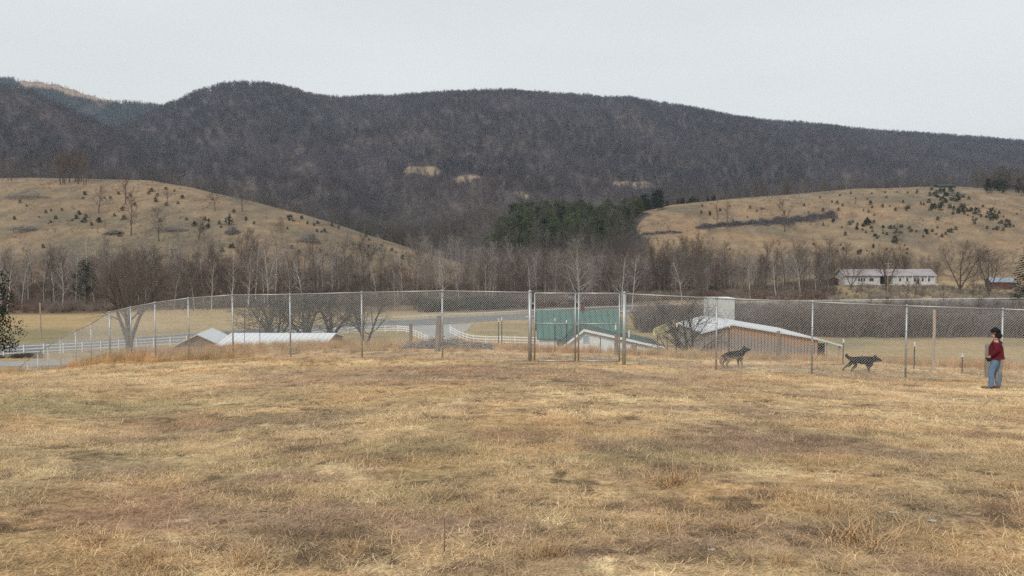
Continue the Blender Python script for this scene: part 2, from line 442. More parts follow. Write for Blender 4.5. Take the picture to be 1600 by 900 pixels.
# ---------------------------------------------------------------- ground colours (albedo)
def lerp(a, b, t): t = np.asarray(t)[..., None]; return np.asarray(a) * (1 - t) + np.asarray(b) * t
def meadow_col(X, Y):
    straw = np.array((.47, .335, .18)); pale = np.array((.62, .455, .255)); brown = np.array((.28, .19, .125)); green = np.array((.265, .22, .115)); orange = np.array((.52, .27, .10))
    a = fbm(X / 3.2, Y / 2.4, 101, 4); b = fbm(X / 1.4 + 5, Y / 1.1, 111, 4); c = fbm(X / 4.5, Y / 4.0 + 9, 121, 4); d = fbm(X / 1.7, Y / 1.3, 131, 3); e = fbm(X / .35, Y / .3, 141, 3)
    w = 1 - sstep(9, 17, Y)
    col = lerp(straw[None] * np.ones(np.shape(X) + (1,)), pale, sstep(.46, .68, a) * (1 - .5 * w))
    col = lerp(col, brown, sstep(.47, .70, b) * (.55 + .3 * w) + .18 * w)
    gm = sstep(.56, .76, c) * .26 + np.exp(-(((X + 8.2) / 4.2) ** 2 + ((Y - 14.5) / 2.4) ** 2)) * .7 + w * .30 * sstep(.45, .65, fbm(X / .9, Y / .8, 155, 3))
    col = lerp(col, green, np.clip(gm, 0, .85))
    # worn earth before the gate
    col = lerp(col, (.30, .205, .14), np.clip(np.exp(-(((X + .5) / 7.5) ** 2 + ((Y - 20.5) / 3.2) ** 2)) * (.6 + .6 * b), 0, 1))
    # rusty grass strip along the chain-link line
    col = lerp(col, orange, np.clip(sstep(.5, .68, d) * (.18 + .38 * np.exp(-((Y - 26.5) / 1.6) ** 2)), 0, 1))
    col = lerp(col, orange, sstep(28, 31, Y) * .35)
    col = col * (.72 + .56 * e[..., None])
    s1 = fbm(X / .22, Y / .20, 161, 2); s2 = fbm(X / 1.3, Y / 1.3, 165, 2)
    col = lerp(col, (.12, .082, .052), sstep(.63, .76, s1 + .22 * (s2 - .5)) * .85)
    col = col * np.array((1.07, 1.055, 1.04))
    return lerp(col, (.76, .59, .34), sstep(.70, .86, fbm(X / .3, Y / .3, 171, 2)) * .6)
def ground_col(X, Y, lay, u, Yq):
    one = np.ones(np.shape(X) + (1,)); px = px_of(u)
    field = lerp(np.array((.40, .29, .155)) * one, (.27, .225, .125), sstep(.35, .7, fbm(X / 18, Y / 12, 201, 4)))
    gr = lerp(np.array((.285, .208, .132)) * one, (.205, .165, .112), sstep(.4, .7, fbm(X / 35, Y / 30, 211, 4)))
    gr = lerp(gr, (.38, .235, .135), sstep(.55, .75, fbm(X / 50 + 3, Y / 16, 221, 3)) * .5)
    gr = lerp(gr, (.155, .125, .088), sstep(.54, .72, fbm(X / 6, Y / 10, 225, 4)) * .6)
    gr = gr * (.66 + .56 * fbm(X / 3.5, Y / 6, 227, 4))[..., None]
    litter = lerp(np.array((.085, .070, .070)) * one, (.115, .088, .078), sstep(.45, .7, fbm(X / 40, Y / 60, 231, 4)))
    field = lerp(field, (.46, .33, .17), sstep(-30, -60, X) * sstep(150, 165, Y) * .6)
    col = field
    col = lerp(col, gr, (lay >= 0) * (lay <= 1) * sstep(240, 290, Yq))
    belt = sstep(205, 212, Yq + 6 * (fbm(X / 12, Y / 12, 233, 2) - .5) + np.where(px < 420, -14 + 26 * sstep(420, 40, px), 4)) * (1 - sstep(285, 300, Yq)) * (1 - sstep(980, 1100, px))
    belt2 = sstep(255, 265, Yq) * (1 - sstep(300, 325, Yq)) * sstep(900, 1000, px) * (1 - sstep(1270, 1310, px))
    russet = lerp(np.array((.13, .085, .062)) * one, (.20, .14, .09), fbm(X / 9, Y / 9, 235, 3))
    col = lerp(col, russet, np.clip(belt + belt2, 0, 1) * .9)
    wd = woods_mask(X, Y, lay, u, Yq)
    col = lerp(col, litter, wd * 1.0)
    col = lerp(col, (.27, .205, .145), clearing(X, Y) * (.6 + .4 * fbm(X / 12, Y / 14, 229, 3)))
    col = lerp(col, (.37, .25, .185), farfield(u, Yq, lay) * (.5 + .5 * sstep(.35, .6, fbm(X / 30, Y / 40, 241, 3))))
    col = lerp(col, (.25, .215, .135), sstep(138, 150, Yq) * (1 - sstep(160, 200, Yq)) * sstep(.15, .25, u) * .8)
    near = 1 - sstep(48, 75, Yq)
    mc = meadow_col(X, Y)
    return lerp(col, mc, near)

def build_ground():
    th = np.concatenate([np.linspace(-180, -50, 40, endpoint=False), np.linspace(-50, 50, 760), np.linspace(50, 180, 41)[1:-1]])
    th = np.radians(th); rr = np.exp(np.linspace(math.log(.35), math.log(6000), 1010))
    T, RR = np.meshgrid(th, rr); X = RR * np.sin(T); Y = RR * np.cos(T)
    z, lay, u, Yq = heights(X, Y)
    z = np.where(RR > 3400, z - (RR - 3400) * .0, z)
    nr, nt = X.shape
    co = np.stack([X, Y, z], -1).reshape(-1, 3)
    co = np.vstack([co, [[0, 0, 0]]])
    i = np.arange(nr - 1)[:, None]; j = np.arange(nt)[None, :]; j2 = (j + 1) % nt
    q = np.stack([i * nt + j, (i + 1) * nt + j, (i + 1) * nt + j2, i * nt + j2], -1).reshape(-1, 4)
    jj = np.arange(nt); tri = np.stack([np.full(nt, nr * nt), jj, (jj + 1) % nt], -1)
    me = bpy.data.meshes.new("ground")
    me.vertices.add(len(co)); me.vertices.foreach_set("co", co.astype(np.float32).ravel())
    nl = q.size + tri.size
    me.loops.add(nl); me.polygons.add(len(q) + len(tri))
    me.loops.foreach_set("vertex_index", np.concatenate([q.ravel(), tri.ravel()]).astype(np.int32))
    st = np.concatenate([np.arange(len(q)) * 4, len(q) * 4 + np.arange(len(tri)) * 3])
    me.polygons.foreach_set("loop_start", st.astype(np.int32))
    me.update(calc_edges=True); me.validate()
    c = ground_col(X, Y, lay, u, Yq).reshape(-1, 3); c = np.vstack([c, c[:1]])
    at = me.color_attributes.new("Col", 'FLOAT_COLOR', 'POINT')
    at.data.foreach_set("color", np.hstack([np.clip(c, 0, 1), np.ones((len(c), 1))]).astype(np.float32).ravel())
    me.shade_smooth()
    m = mat("ground_cover", None, .95, attr="Col", spec=.1)
    t = m.node_tree; n = t.nodes; l = t.links.new; p = n["Principled BSDF"]
    g = n.new("ShaderNodeNewGeometry"); src = p.inputs["Base Color"].links[0].from_socket
    for sc, lo, hi, st_ in ((9.0, .62, 1.36, (1, 1, 1)), (55.0, .5, 1.45, (1, 1, 1)), (.12, .9, 1.1, (1, 2.2, 1)), (.9, .82, 1.15, (1, 1, 1))):
        mp = n.new("ShaderNodeMapping"); mp.inputs["Scale"].default_value = st_; l(g.outputs["Position"], mp.inputs[0])
        nt_ = n.new("ShaderNodeTexNoise"); nt_.inputs["Scale"].default_value = sc; nt_.inputs["Detail"].default_value = 5; l(mp.outputs[0], nt_.inputs["Vector"])
        mr = n.new("ShaderNodeMapRange"); mr.inputs[1].default_value = .3; mr.inputs[2].default_value = .7; mr.inputs[3].default_value = lo; mr.inputs[4].default_value = hi
        l(nt_.outputs[0], mr.inputs[0]); v = n.new("ShaderNodeVectorMath"); v.operation = 'SCALE'; l(src, v.inputs[0]); l(mr.outputs[0], v.inputs["Scale"]); src = v.outputs[0]
    l(src, p.inputs["Base Color"])
    me.materials.append(m)
    o = bpy.data.objects.new("ground", me); COL.objects.link(o); o["kind"] = "structure"
build_ground()

def ribbon(name, line, half, mt, lift, zf=None, kind="structure", off=0.0):
    """a road-like strip following the ground"""
    line = np.asarray(line); d = np.gradient(line, axis=0); d /= np.linalg.norm(d, axis=1)[:, None]; nrm = np.stack([-d[:, 1], d[:, 0]], -1)
    v = []; f = []; w = half if hasattr(half, '__len__') else [half] * len(line)
    K = 5
    for i, (p, n_) in enumerate(zip(line, nrm)):
        for k in range(K):
            s = off + (k / (K - 1) * 2 - 1) * w[i]; q = p + n_ * s
            z = zf(q[0], q[1]) if zf else H(q[0], q[1])
            v.append((q[0], q[1], z + lift))
    for i in range(len(line) - 1):
        for k in range(K - 1):
            a = i * K + k; f.append((a, a + 1, a + K + 1, a + K))
    me = bpy.data.meshes.new(name); me.from_pydata(v, [], f); me.materials.append(mt); me.shade_smooth()
    o = bpy.data.objects.new(name, me); COL.objects.link(o)
    if kind: o["kind"] = kind
    return o
ZR = lambda x, y: -15 + CAMZ
seg = ROADD[(ROADD[:, 0] > -400)]
M['asphalt2'] = mat("asphalt_sheet", (.16, .165, .175), .85, 0, .1, .08, coords='Object', stretch=(.3, 1, 1))
ribbon("highway", seg, 7.2, M['asphalt2'], .06, ZR)
for o_ in (-6.3, 6.3): ribbon("road_marking", seg, .10, M['roadline'], .072, ZR, off=o_)
for o_ in (-.25, .25): ribbon("road_marking", seg, .09, M['yline'], .072, ZR, off=o_)
# the entrance road from the farm up to the highway
DRV = dense([(-28, 112), (-17, 124), (-13.5, 138), (-14, 152), (-18, 166)], 2)
ww = np.interp(np.linspace(0, 1, len(DRV)), [0, .35, .7, 1], [2.6, 2.6, 3.6, 10])
ribbon("driveway", DRV, ww, M['gravel'], .03)
ribbon("gravel_lot", dense([(-80, 104), (-62, 107), (-44, 112), (-28, 112)], 3), 3.2, M['gravel'], .025)
ribbon("side_lane", dense([(-5, 112), (-28, 110)], 3), 2.2, M['gravel'], .035)
# ---------------------------------------------------------------- trees
class Tubes:
    """many thin tapered prisms as one mesh, three or more sides"""
    def __init__(s): s.V = []; s.Fc = []; s.n = 0
    def seg(s, pts, rs, n=3):
        P = np.array(pts, float); d = P[-1] - P[0]; d /= max(1e-9, np.linalg.norm(d))
        a = np.array((0, 0, 1.)) if abs(d[2]) < .8 else np.array((1., 0, 0))
        u = np.cross(d, a); u /= np.linalg.norm(u); w = np.cross(d, u)
        t = 2 * np.pi * np.arange(n) / n
        ring = np.cos(t)[:, None] * u + np.sin(t)[:, None] * w
        V = (P[:, None, :] + ring[None] * np.array(rs)[:, None, None]).reshape(-1, 3)
        s.V.append(V)
        m = len(P)
        for i in range(m - 1):
            k = np.arange(n); k2 = (k + 1) % n
            s.Fc.append(np.stack([i * n + k, i * n + k2, (i + 1) * n + k2, (i + 1) * n + k], -1) + s.n)
        s.n += len(V)
    def mesh(s, name, mt=None, smooth=False):
        V = np.concatenate(s.V); Q = np.concatenate(s.Fc)
        me = bpy.data.meshes.new(name)
        me.vertices.add(len(V)); me.vertices.foreach_set("co", V.astype(np.float32).ravel())
        me.loops.add(Q.size); me.polygons.add(len(Q))
        me.loops.foreach_set("vertex_index", Q.astype(np.int32).ravel())
        me.polygons.foreach_set("loop_start", (np.arange(len(Q)) * 4).astype(np.int32))
        me.update(calc_edges=True)
        if mt: me.materials.append(mt)
        if smooth: me.shade_smooth()
        return me

def grow(seed, h=14, r0=.2, clear=.25, width=.45, lv=3, nch=(13, 6, 5), up=.35, forks=0, lean=(0, 0), rmin=.018, droop=0.0, rscale=1.0):
    """a bare deciduous tree: (trunk tubes, twig tubes)"""
    rng = random.Random(seed); A = Tubes(); B = Tubes()
    def branch(p, d, ln, r, level):
        ns = 5 if level == 0 else (4 if level == 1 else (3 if level == 2 else 2))
        pts = [np.array(p)]; d = np.array(d) / np.linalg.norm(d)
        for i in range(ns):
            j = (.07 if level == 0 else .22)
            d = d + np.array([rng.gauss(0, j), rng.gauss(0, j), rng.gauss(0, j * .6) + (up * .22 if level else 0) - droop * (i / ns) * (level > 0)])
            d /= np.linalg.norm(d); pts.append(pts[-1] + d * ln / ns)
        tip = .25 if level == 0 else .3
        rs = [max(rmin * .6, r * (1 - (1 - tip) * i / ns)) for i in range(ns + 1)]
        if level == 0: rs[0] *= 1.35
        (A if level <= 1 else B).seg(pts, rs, 7 if level == 0 else (5 if level == 1 else 3))
        if level >= lv: return
        n = nch[level]; lo = clear if level == 0 else .2
        for c in range(n):
            f = lo + (1 - lo) * ((c + rng.random() * .8) / n); f = min(f, .98)
            k = min(ns - 1, int(f * ns)); q = pts[k] + (pts[k + 1] - pts[k]) * (f * ns - k)
            az_ = c * 2.4 + rng.uniform(-.6, .6); base = (pts[k + 1] - pts[k]); base /= np.linalg.norm(base)
            e1 = np.cross(base, (0.3, .1, 1.0)); e1 /= max(1e-6, np.linalg.norm(e1)); e2 = np.cross(base, e1)
            ang = rng.uniform(.55, 1.05) if level == 0 else rng.uniform(.45, 1.0)
            if level == 0: ang *= (1.15 - .55 * (f - lo) / (1 - lo))
            nd = base * math.cos(ang) + (e1 * math.cos(az_) + e2 * math.sin(az_)) * math.sin(ang)
            if level == 0:
                l2 = h * width * (1.0 - .62 * ((f - lo) / (1 - lo)) ** 1.3) * rng.uniform(.75, 1.15)
            else: l2 = ln * rng.uniform(.38, .62)
            rr_ = max(rmin, (r * (1 - .7 * f)) * (.5 if level == 0 else .5))
            branch(q, nd, l2, rr_, level + 1)
    if forks:
        base = np.array((0., 0, 0)); A.seg([(0, 0, -.4), (0, 0, h * clear * .55)], [r0 * 1.35, r0], 8)
        for k in range(forks):
            a = k * 2 * math.pi / forks + rng.uniform(-.4, .4); tl = rng.uniform(.28, .6)
            branch((0, 0, h * clear * .5), (math.sin(a) * tl + lean[0], math.cos(a) * tl + lean[1], 1), h * (1 - clear * .5) * rng.uniform(.8, 1), r0 * .68, 0)
    else:
        branch((0, 0, -.4), (lean[0], lean[1], 1), h, r0, 0)
    return A, B

def conifer(seed, h=10, w=.3, tiers=16, per=9, leaf=.5, n_leaf=10, droop=.25, bare=.06, power=.8):
    rng = random.Random(seed); A = Tubes(); A.seg([(0, 0, -.3), (0, 0, h * .95)], [h * .022, .02], 6)
    V = []; Fq = []
    for t in range(tiers):
        f = (t + .5) / tiers; z = h * (bare + (1 - bare) * f)
        L_ = h * w * (1 - f) ** power * 1.0 + .06 * h * (1 - f) + .02 * h
        for b in range(per if f < .75 else max(3, per - 3)):
            a = b * 2 * math.pi / per + t * 1.7 + rng.uniform(-.35, .35); l_ = L_ * rng.uniform(.62, 1.18)
            dx, dy = math.sin(a), math.cos(a)
            A.seg([(0, 0, z), (dx * l_ * .9, dy * l_ * .9, z - l_ * droop * .9)], [h * .004, h * .002], 3)
            for q in range(n_leaf):
                s = rng.uniform(.15, 1) ** .7 * l_; zz = z - s * droop + rng.gauss(0, .1 * leaf)
                c = np.array((dx * s + rng.gauss(0, .22 * leaf * (1.3 - s / l_)), dy * s + rng.gauss(0, .22 * leaf), zz))
                e = np.array((rng.gauss(0, 1) + dx * 1.2, rng.gauss(0, 1) + dy * 1.2, rng.gauss(0, .5) - .25)); e /= np.linalg.norm(e)
                g = np.cross(e, (rng.gauss(0, .6), rng.gauss(0, .6), 1)); g /= max(1e-6, np.linalg.norm(g))
                ll = leaf * rng.uniform(.5, 1.1) * (.55 + .45 * (1 - f)); ww_ = ll * rng.uniform(.28, .5)
                k = len(V); V += [tuple(c - e * ll * .4), tuple(c + g * ww_ * .5), tuple(c + e * ll * .6), tuple(c - g * ww_ * .5)]; Fq.append((k, k + 1, k + 2, k + 3))
    me = bpy.data.meshes.new("crown"); me.from_pydata(V, [], Fq)
    return A, me

def puff(seed, h=9, r=.33, n=900, leaf=.7, cz=.6, flat=.75):
    """a pine or cedar with a lumpy crown of needle sprays grown in clusters round a few limbs"""
    rng = random.Random(seed); A = Tubes(); A.seg([(0, 0, -.3), (rng.gauss(0, .2), rng.gauss(0, .2), h * .9)], [h * .02, .03], 6)
    cl = []
    for k in range(15):
        a = k * 2.4; z = h * (1 - cz + cz * (k + .5) / 15 * .95); q = (k + .5) / 15
        rad = h * r * (math.sin(math.pi * (.25 + .72 * q)) ** .8) * rng.uniform(.45, .95)
        c = np.array((math.sin(a) * rad, math.cos(a) * rad, z)); cl.append((c, h * r * rng.uniform(.36, .62)))
        A.seg([(0, 0, z - rad * .5), tuple(c)], [h * .007, h * .003], 3)
    V = []; Fq = []
    for i in range(n):
        c, s = cl[rng.randrange(len(cl))]; d = np.array((rng.gauss(0, 1), rng.gauss(0, 1), rng.gauss(0, 1))); d /= np.linalg.norm(d)
        p = c + d * s * rng.random() ** .4 * np.array((1, 1, flat))
        e = d + np.array((rng.gauss(0, .7), rng.gauss(0, .7), rng.gauss(0, .5) + .3)); e /= np.linalg.norm(e)
        g = np.cross(e, (rng.gauss(0, 1), rng.gauss(0, 1), .4)); g /= max(1e-6, np.linalg.norm(g)); ll = leaf * rng.uniform(.5, 1.1); ww_ = ll * rng.uniform(.3, .55)
        k = len(V); V += [tuple(p - e * ll * .4), tuple(p + g * ww_ * .5), tuple(p + e * ll * .6), tuple(p - g * ww_ * .5)]; Fq.append((k, k + 1, k + 2, k + 3))
    me = bpy.data.meshes.new("crown"); me.from_pydata(V, [], Fq)
    return A, me

# ---- stuff scattered by geometry nodes: meshes are picked per point
def scatter(name, meshes, P, rotz, scale, idx, tint=None, tilt=None):
    n = len(P)
    me = bpy.data.meshes.new(name); me.vertices.add(n); me.vertices.foreach_set("co", np.asarray(P, np.float32).ravel())
    rot = np.zeros((n, 3), np.float32); rot[:, 2] = rotz
    if tilt is not None: rot[:, :2] = tilt
    sc = np.asarray(scale, np.float32)
    if sc.ndim == 1: sc = np.repeat(sc[:, None], 3, 1)
    for nm, ty, key, arr in (("rot", 'FLOAT_VECTOR', "vector", rot), ("scl", 'FLOAT_VECTOR', "vector", sc), ("idx", 'INT', "value", np.asarray(idx, np.int32))):
        a = me.attributes.new(nm, ty, 'POINT'); a.data.foreach_set(key, arr.ravel())
    if tint is not None:
        a = me.attributes.new("tint", 'FLOAT_COLOR', 'POINT'); a.data.foreach_set("color", np.hstack([np.clip(tint, 0, 1), np.ones((n, 1))]).astype(np.float32).ravel())
    o = bpy.data.objects.new(name, me); COL.objects.link(o); o["kind"] = "stuff"
    for m_ in meshes:
        for mm in m_.materials:
            if mm and mm.name not in [x.name for x in me.materials if x]: me.materials.append(mm)
    ng = bpy.data.node_groups.new(name, 'GeometryNodeTree')
    ng.interface.new_socket("Geometry", in_out='INPUT', socket_type='NodeSocketGeometry'); ng.interface.new_socket("Geometry", in_out='OUTPUT', socket_type='NodeSocketGeometry')
    N = ng.nodes; gi = N.new("NodeGroupInput"); go = N.new("NodeGroupOutput"); iop = N.new("GeometryNodeInstanceOnPoints"); jn = N.new("GeometryNodeGeometryToInstance")
    for m_ in meshes[::-1]:      # a joined multi-input is read last link first
        src = bpy.data.objects.new(name + "_source", m_)
        oi = N.new("GeometryNodeObjectInfo"); oi.inputs["Object"].default_value = src; oi.inputs["As Instance"].default_value = False
        ng.links.new(oi.outputs["Geometry"], jn.inputs[0])
    def na(nm, ty):
        a = N.new("GeometryNodeInputNamedAttribute"); a.data_type = ty; a.inputs["Name"].default_value = nm
        return [x for x in a.outputs if x.enabled and x.name == "Attribute"][0]
    ng.links.new(gi.outputs[0], iop.inputs["Points"]); ng.links.new(jn.outputs[0], iop.inputs["Instance"])
    iop.inputs["Pick Instance"].default_value = True
    ng.links.new(na("idx", 'INT'), iop.inputs["Instance Index"]); ng.links.new(na("rot", 'FLOAT_VECTOR'), iop.inputs["Rotation"]); ng.links.new(na("scl", 'FLOAT_VECTOR'), iop.inputs["Scale"])
    ng.links.new(iop.outputs[0], go.inputs[0])
    md = o.modifiers.new("scatter", 'NODES'); md.node_group = ng
    return o

def joined(A, B=None, mt=None, name="canopy"):
    T = Tubes(); T.V = A.V + (B.V if B else []); off = A.n
    T.Fc = A.Fc + ([f + off for f in B.Fc] if B else [])
    return T.mesh(name, mt)

rs = np.random.RandomState(7)
far_meshes = []
for k in range(7):
    A, B = grow(300 + k, h=11 + (k % 3), r0=.15, clear=.12, width=.52, lv=2, nch=(15, 9), up=.45, rmin=.05)
    far_meshes.append(joined(A, B, M['wood_i']))
mid_meshes = []
for k in range(6):
    A, B = grow(340 + k, h=14, r0=.16, clear=.3, width=.34, lv=3, nch=(12, 5, 4), up=.6, rmin=.026)
    mid_meshes.append(joined(A, B, M['wood_i']))

def sector(n, y0, y1, umin=-.78, umax=.78, power=2.0):
    Y = (rs.random_sample(n) * (y1 ** power - y0 ** power) + y0 ** power) ** (1 / power)
    u = rs.uniform(umin, umax, n); return u * Y, Y

def forest(name, y0, y1, n, meshes, scl, tintf, sel=None, umin=-.78, umax=.78):
    X, Y = sector(n, y0, y1, umin, umax)
    z, lay, u, Yq = heights(X, Y)
    m = woods_mask(X, Y, lay, u, Yq)
    if sel is not None: m &= sel(X, Y, lay, u, Yq)
    # leave out what stands well behind a ridge line
    for k, nm in enumerate(NAMES):
        if nm in ('main', 'leftmt', 'far'):
            Yc = np.interp(u, LAYERS[nm]['yu'], LAYERS[nm]['yv']); m &= ~((lay == k) & (Yq > Yc + 45))
    X, Y, z, lay, u, Yq = [a[m] for a in (X, Y, z, lay, u, Yq)]
    k = len(X)
    t = tintf(X, Y, z, lay, u, Yq) * (rs.uniform(.87, 1.13, (k, 1)) * ((.62 + .76 * fbm(X / 75, Y / 150, 405, 4)) * (.62 + .76 * fbm(X / 260 + Y / 700, Y / 420, 407, 3)))[:, None])  # the broad skewed noise paints light and dark of the spurs into the tints
    s = scl * rs.uniform(.65, 1.35, k) * (.9 + .25 * fbm(X / 60, Y / 60, 400, 3))
    s = np.stack([s * 1.2, s * 1.2, s * .82], -1) if meshes is far_meshes else s
    return scatter(name, meshes, np.stack([X, Y, z - .3], -1), rs.uniform(0, 6.28, k), s, rs.randint(0, len(meshes), k), t)

def t_forest(X, Y, z, lay, u, Yq):
    base = np.array((.098, .083, .095)) * np.ones((len(X), 1))
    base = lerp(base, (.150, .130, .113), 1 - sstep(650, 1150, Yq))                     # nearer slopes greyer and lighter
    base = lerp(base, (.135, .098, .092), sstep(.48, .72, fbm(X / 150, Y / 200, 410, 4)) * .5 * sstep(700, 1000, Yq))
    base = lerp(base, (.088, .084, .098), sstep(.5, .7, fbm(X / 240, Y / 260, 420, 3)) * .6 * sstep(700, 1000, Yq))
    base = lerp(base, (.30, .26, .235), (rs.random_sample(len(X)) < np.where(Yq < 1000, .08, .012)) * .7)
    return base
forest("mountain_woods", 700, 3000, 84000, far_meshes, .98, t_forest)
forest("foothill_woods", 262, 705, 10500, mid_meshes, .85, t_forest,
       sel=lambda X, Y, lay, u, Yq: ~((px_of(u) > 735) & (px_of(u) < 1040) & (Yq > 400) & (Yq < 620) & (rs.random_sample(len(X)) < .6)))

# evergreen woods: the dark stands round the clearings and under the far field, and far ridge
ev = []
for k in range(4):
    A, me = conifer(500 + k, h=11, w=.2, tiers=9, per=5, leaf=1.5, n_leaf=4, droop=.2)
    me.materials.append(M['needles']); ev.append(me)
def ev_mask(X, Y, lay, u, Yq):
    px = px_of(u); e = fbm(X / 70, Y / 70, 430, 4)
    far = (lay == NAMES.index('far')) & (rs.random_sample(len(X)) < np.where(px > 60, .8, .35)) & ~farfield(u, Yq, lay)
    near = np.zeros(len(X), bool)
    for (cx, cy, rx, ry) in CLEAR:
        q = ((X - cx - rx * .35) / (rx * 2.1)) ** 2 + ((Y - cy - ry * 1.3) / (ry * 1.9)) ** 2
        near |= (q < .8 + e) & (rs.random_sample(len(X)) < .9)
    patch = (e > .63) & (lay == NAMES.index('main')) & (rs.random_sample(len(X)) < .35)
    sp = (rs.random_sample(len(X)) < .012) & (lay == NAMES.index('main'))
    return (far | near | patch | sp) & (clearing(X, Y) < .5)
X, Y = sector(60000, 700, 2960); z, lay, u, Yq = heights(X, Y); m = ev_mask(X, Y, lay, u, Yq)
X, Y, z = X[m], Y[m], z[m]; k = len(X)
scatter("evergreen_woods", ev, np.stack([X, Y, z - .3], -1), rs.uniform(0, 6.28, k), rs.uniform(.7, 1.35, k), rs.randint(0, 4, k))
X, Y = sector(30000, 1900, 2960, -.76, -.36); z, lay, u, Yq = heights(X, Y); m = (lay == NAMES.index('far')) & ~farfield(u, Yq, lay) & (fbm(X / 60, Y / 90, 435, 3) > .36)
X, Y, z = X[m], Y[m], z[m]; k = len(X)
scatter("far_ridge_evergreens", ev, np.stack([X, Y, z - .3], -1), rs.uniform(0, 6.28, k), rs.uniform(1.0, 1.7, k), rs.randint(0, 4, k))
# dots of cedar on the far pasture
X, Y = sector(16000, 2450, 2940, -.66, -.48); z, lay, u, Yq = heights(X, Y); m = farfield(u, Yq, lay) & (rs.random_sample(len(X)) < .10 + .25 * sstep(2700, 2480, Yq))
X, Y, z = X[m], Y[m], z[m]; k = len(X)
scatter("far_pasture_cedars", ev, np.stack([X, Y, z - .3], -1), rs.uniform(0, 6.28, k), rs.uniform(.5, 1.1, k), rs.randint(0, 4, k))

# russet and grey undergrowth along the creek and the thicket past the farm
def bush_mesh(seed, h, n, r=.05, mt=None, spread=.6):
    rng = random.Random(seed); T = Tubes()
    for i in range(n):
        a = rng.uniform(0, 6.28); l_ = h * rng.uniform(.5, 1); s = rng.uniform(.1, spread); b = rng.uniform(0, .5) * h
        p0 = np.array((math.sin(a) * b * .5, math.cos(a) * b * .5, 0)); p1 = p0 + np.array((math.sin(a) * s * l_ * .5 + rng.gauss(0, .15), math.cos(a) * s * l_ * .5 + rng.gauss(0, .15), l_ * .55)); p2 = p1 + np.array((math.sin(a) * s * l_ * .5 + rng.gauss(0, .3), math.cos(a) * s * l_ * .5 + rng.gauss(0, .3), l_ * .42))
        T.seg([p0, p1, p2], [r, r * .7, r * .3], 3)
        for q in range(3):
            f = rng.uniform(.3, 1); c = p1 + (p2 - p1) * f; d = np.array((rng.gauss(0, 1), rng.gauss(0, 1), rng.uniform(0, 1.4))); T.seg([c, c + d * h * .12], [r * .5, r * .25], 3)
    return T.mesh("undergrowth", mt)
bushes = [bush_mesh(600 + k, 2.6, 46, .022, M['wood_i']) for k in range(5)]
def scat_bush(name, n, y0, y1, maskf, tintf, s0, s1, umin=-.78, umax=.78):
    X, Y = sector(n, y0, y1, umin, umax); z, lay, u, Yq = heights(X, Y); m = maskf(X, Y, lay, u, Yq) & (road_dist(X, Y) > 10)
    X, Y, z, lay, u, Yq = [a[m] for a in (X, Y, z, lay, u, Yq)]; k = len(X)
    return scatter(name, bushes, np.stack([X, Y, z - .1], -1), rs.uniform(0, 6.28, k), rs.uniform(s0, s1, k), rs.randint(0, 5, k), tintf(X, Y) * rs.uniform(.75, 1.25, (k, 1)))
def m_creek(X, Y, lay, u, Yq):
    px = px_of(u); w = np.interp(px, [-200, 40, 420, 700, 900, 1100], [192, 200, 222, 232, 236, 262]) + 10 * (fbm(X / 15, Y / 15, 440, 2) - .5)
    e = np.interp(px, [-200, 0, 700, 1000, 1300, 1310], [256, 258, 300, 330, 320, 200])
    return (Yq > w) & (Yq < e) & (rs.random_sample(len(X)) < .35 + .65 * (fbm(X / 10, Y / 10, 445, 3) > .45))
scat_bush("creek_undergrowth", 15000, 190, 335, m_creek, lambda X, Y: lerp(np.array((.235, .16, .12)) * np.ones((len(X), 1)), (.29, .235, .19), sstep(.4, .6, fbm(X / 14, Y / 14, 450, 3))), .6, 1.25)
scat_bush("thicket", 3600, 136, 172, lambda X, Y, lay, u, Yq: (px_of(u) > 985 + 25 * fbm(Y / 5, Y / 5, 3, 2)) & (Yq > np.interp(px_of(u), [980, 1180, 1300, 1700], [150, 148, 142, 139])) & (Yq < np.interp(px_of(u), [980, 1150, 1700], [158, 168, 172])) & (fbm(X / 7, Y / 5, 446, 3) > .45),
          lambda X, Y: lerp(np.array((.25, .22, .205)) * np.ones((len(X), 1)), (.20, .15, .12), sstep(.4, .6, fbm(X / 8, Y / 8, 447, 2))), .7, 2.3, .12, .8)
scat_bush("roadside_brush", 2200, 200, 236, lambda X, Y, lay, u, Yq: (px_of(u) > 655) & (px_of(u) < 1010) & (Yq > 206 + (px_of(u) - 700) * .09) & (Yq < 224 + (px_of(u) - 700) * .05) & (fbm(X / 6, Y / 6, 449, 3) > .46),
          lambda X, Y: lerp(np.array((.075, .08, .06)) * np.ones((len(X), 1)), (.22, .17, .14), sstep(-6, 4, X + 12 * (fbm(X / 6, Y / 6, 448, 2) - .5))), .5, 1.6, -.15, .2)
scat_bush("lane_brush", 900, 112, 119, lambda X, Y, lay, u, Yq: px_of(u) < 62, lambda X, Y: np.array((.12, .10, .08)) * np.ones((len(X), 1)), .12, .3, -.8, -.6)
def m_yard(X, Y, lay, u, Yq):
    px = px_of(u); return (px > 1080) & (Yq > 258) & (Yq < 296) & (fbm(X / 9, Y / 9, 455, 3) > .42)
scat_bush("yard_brush", 2200, 258, 296, m_yard, lambda X, Y: np.array((.33, .28, .24)) * np.ones((len(X), 1)), .3, .7, .2, .8)

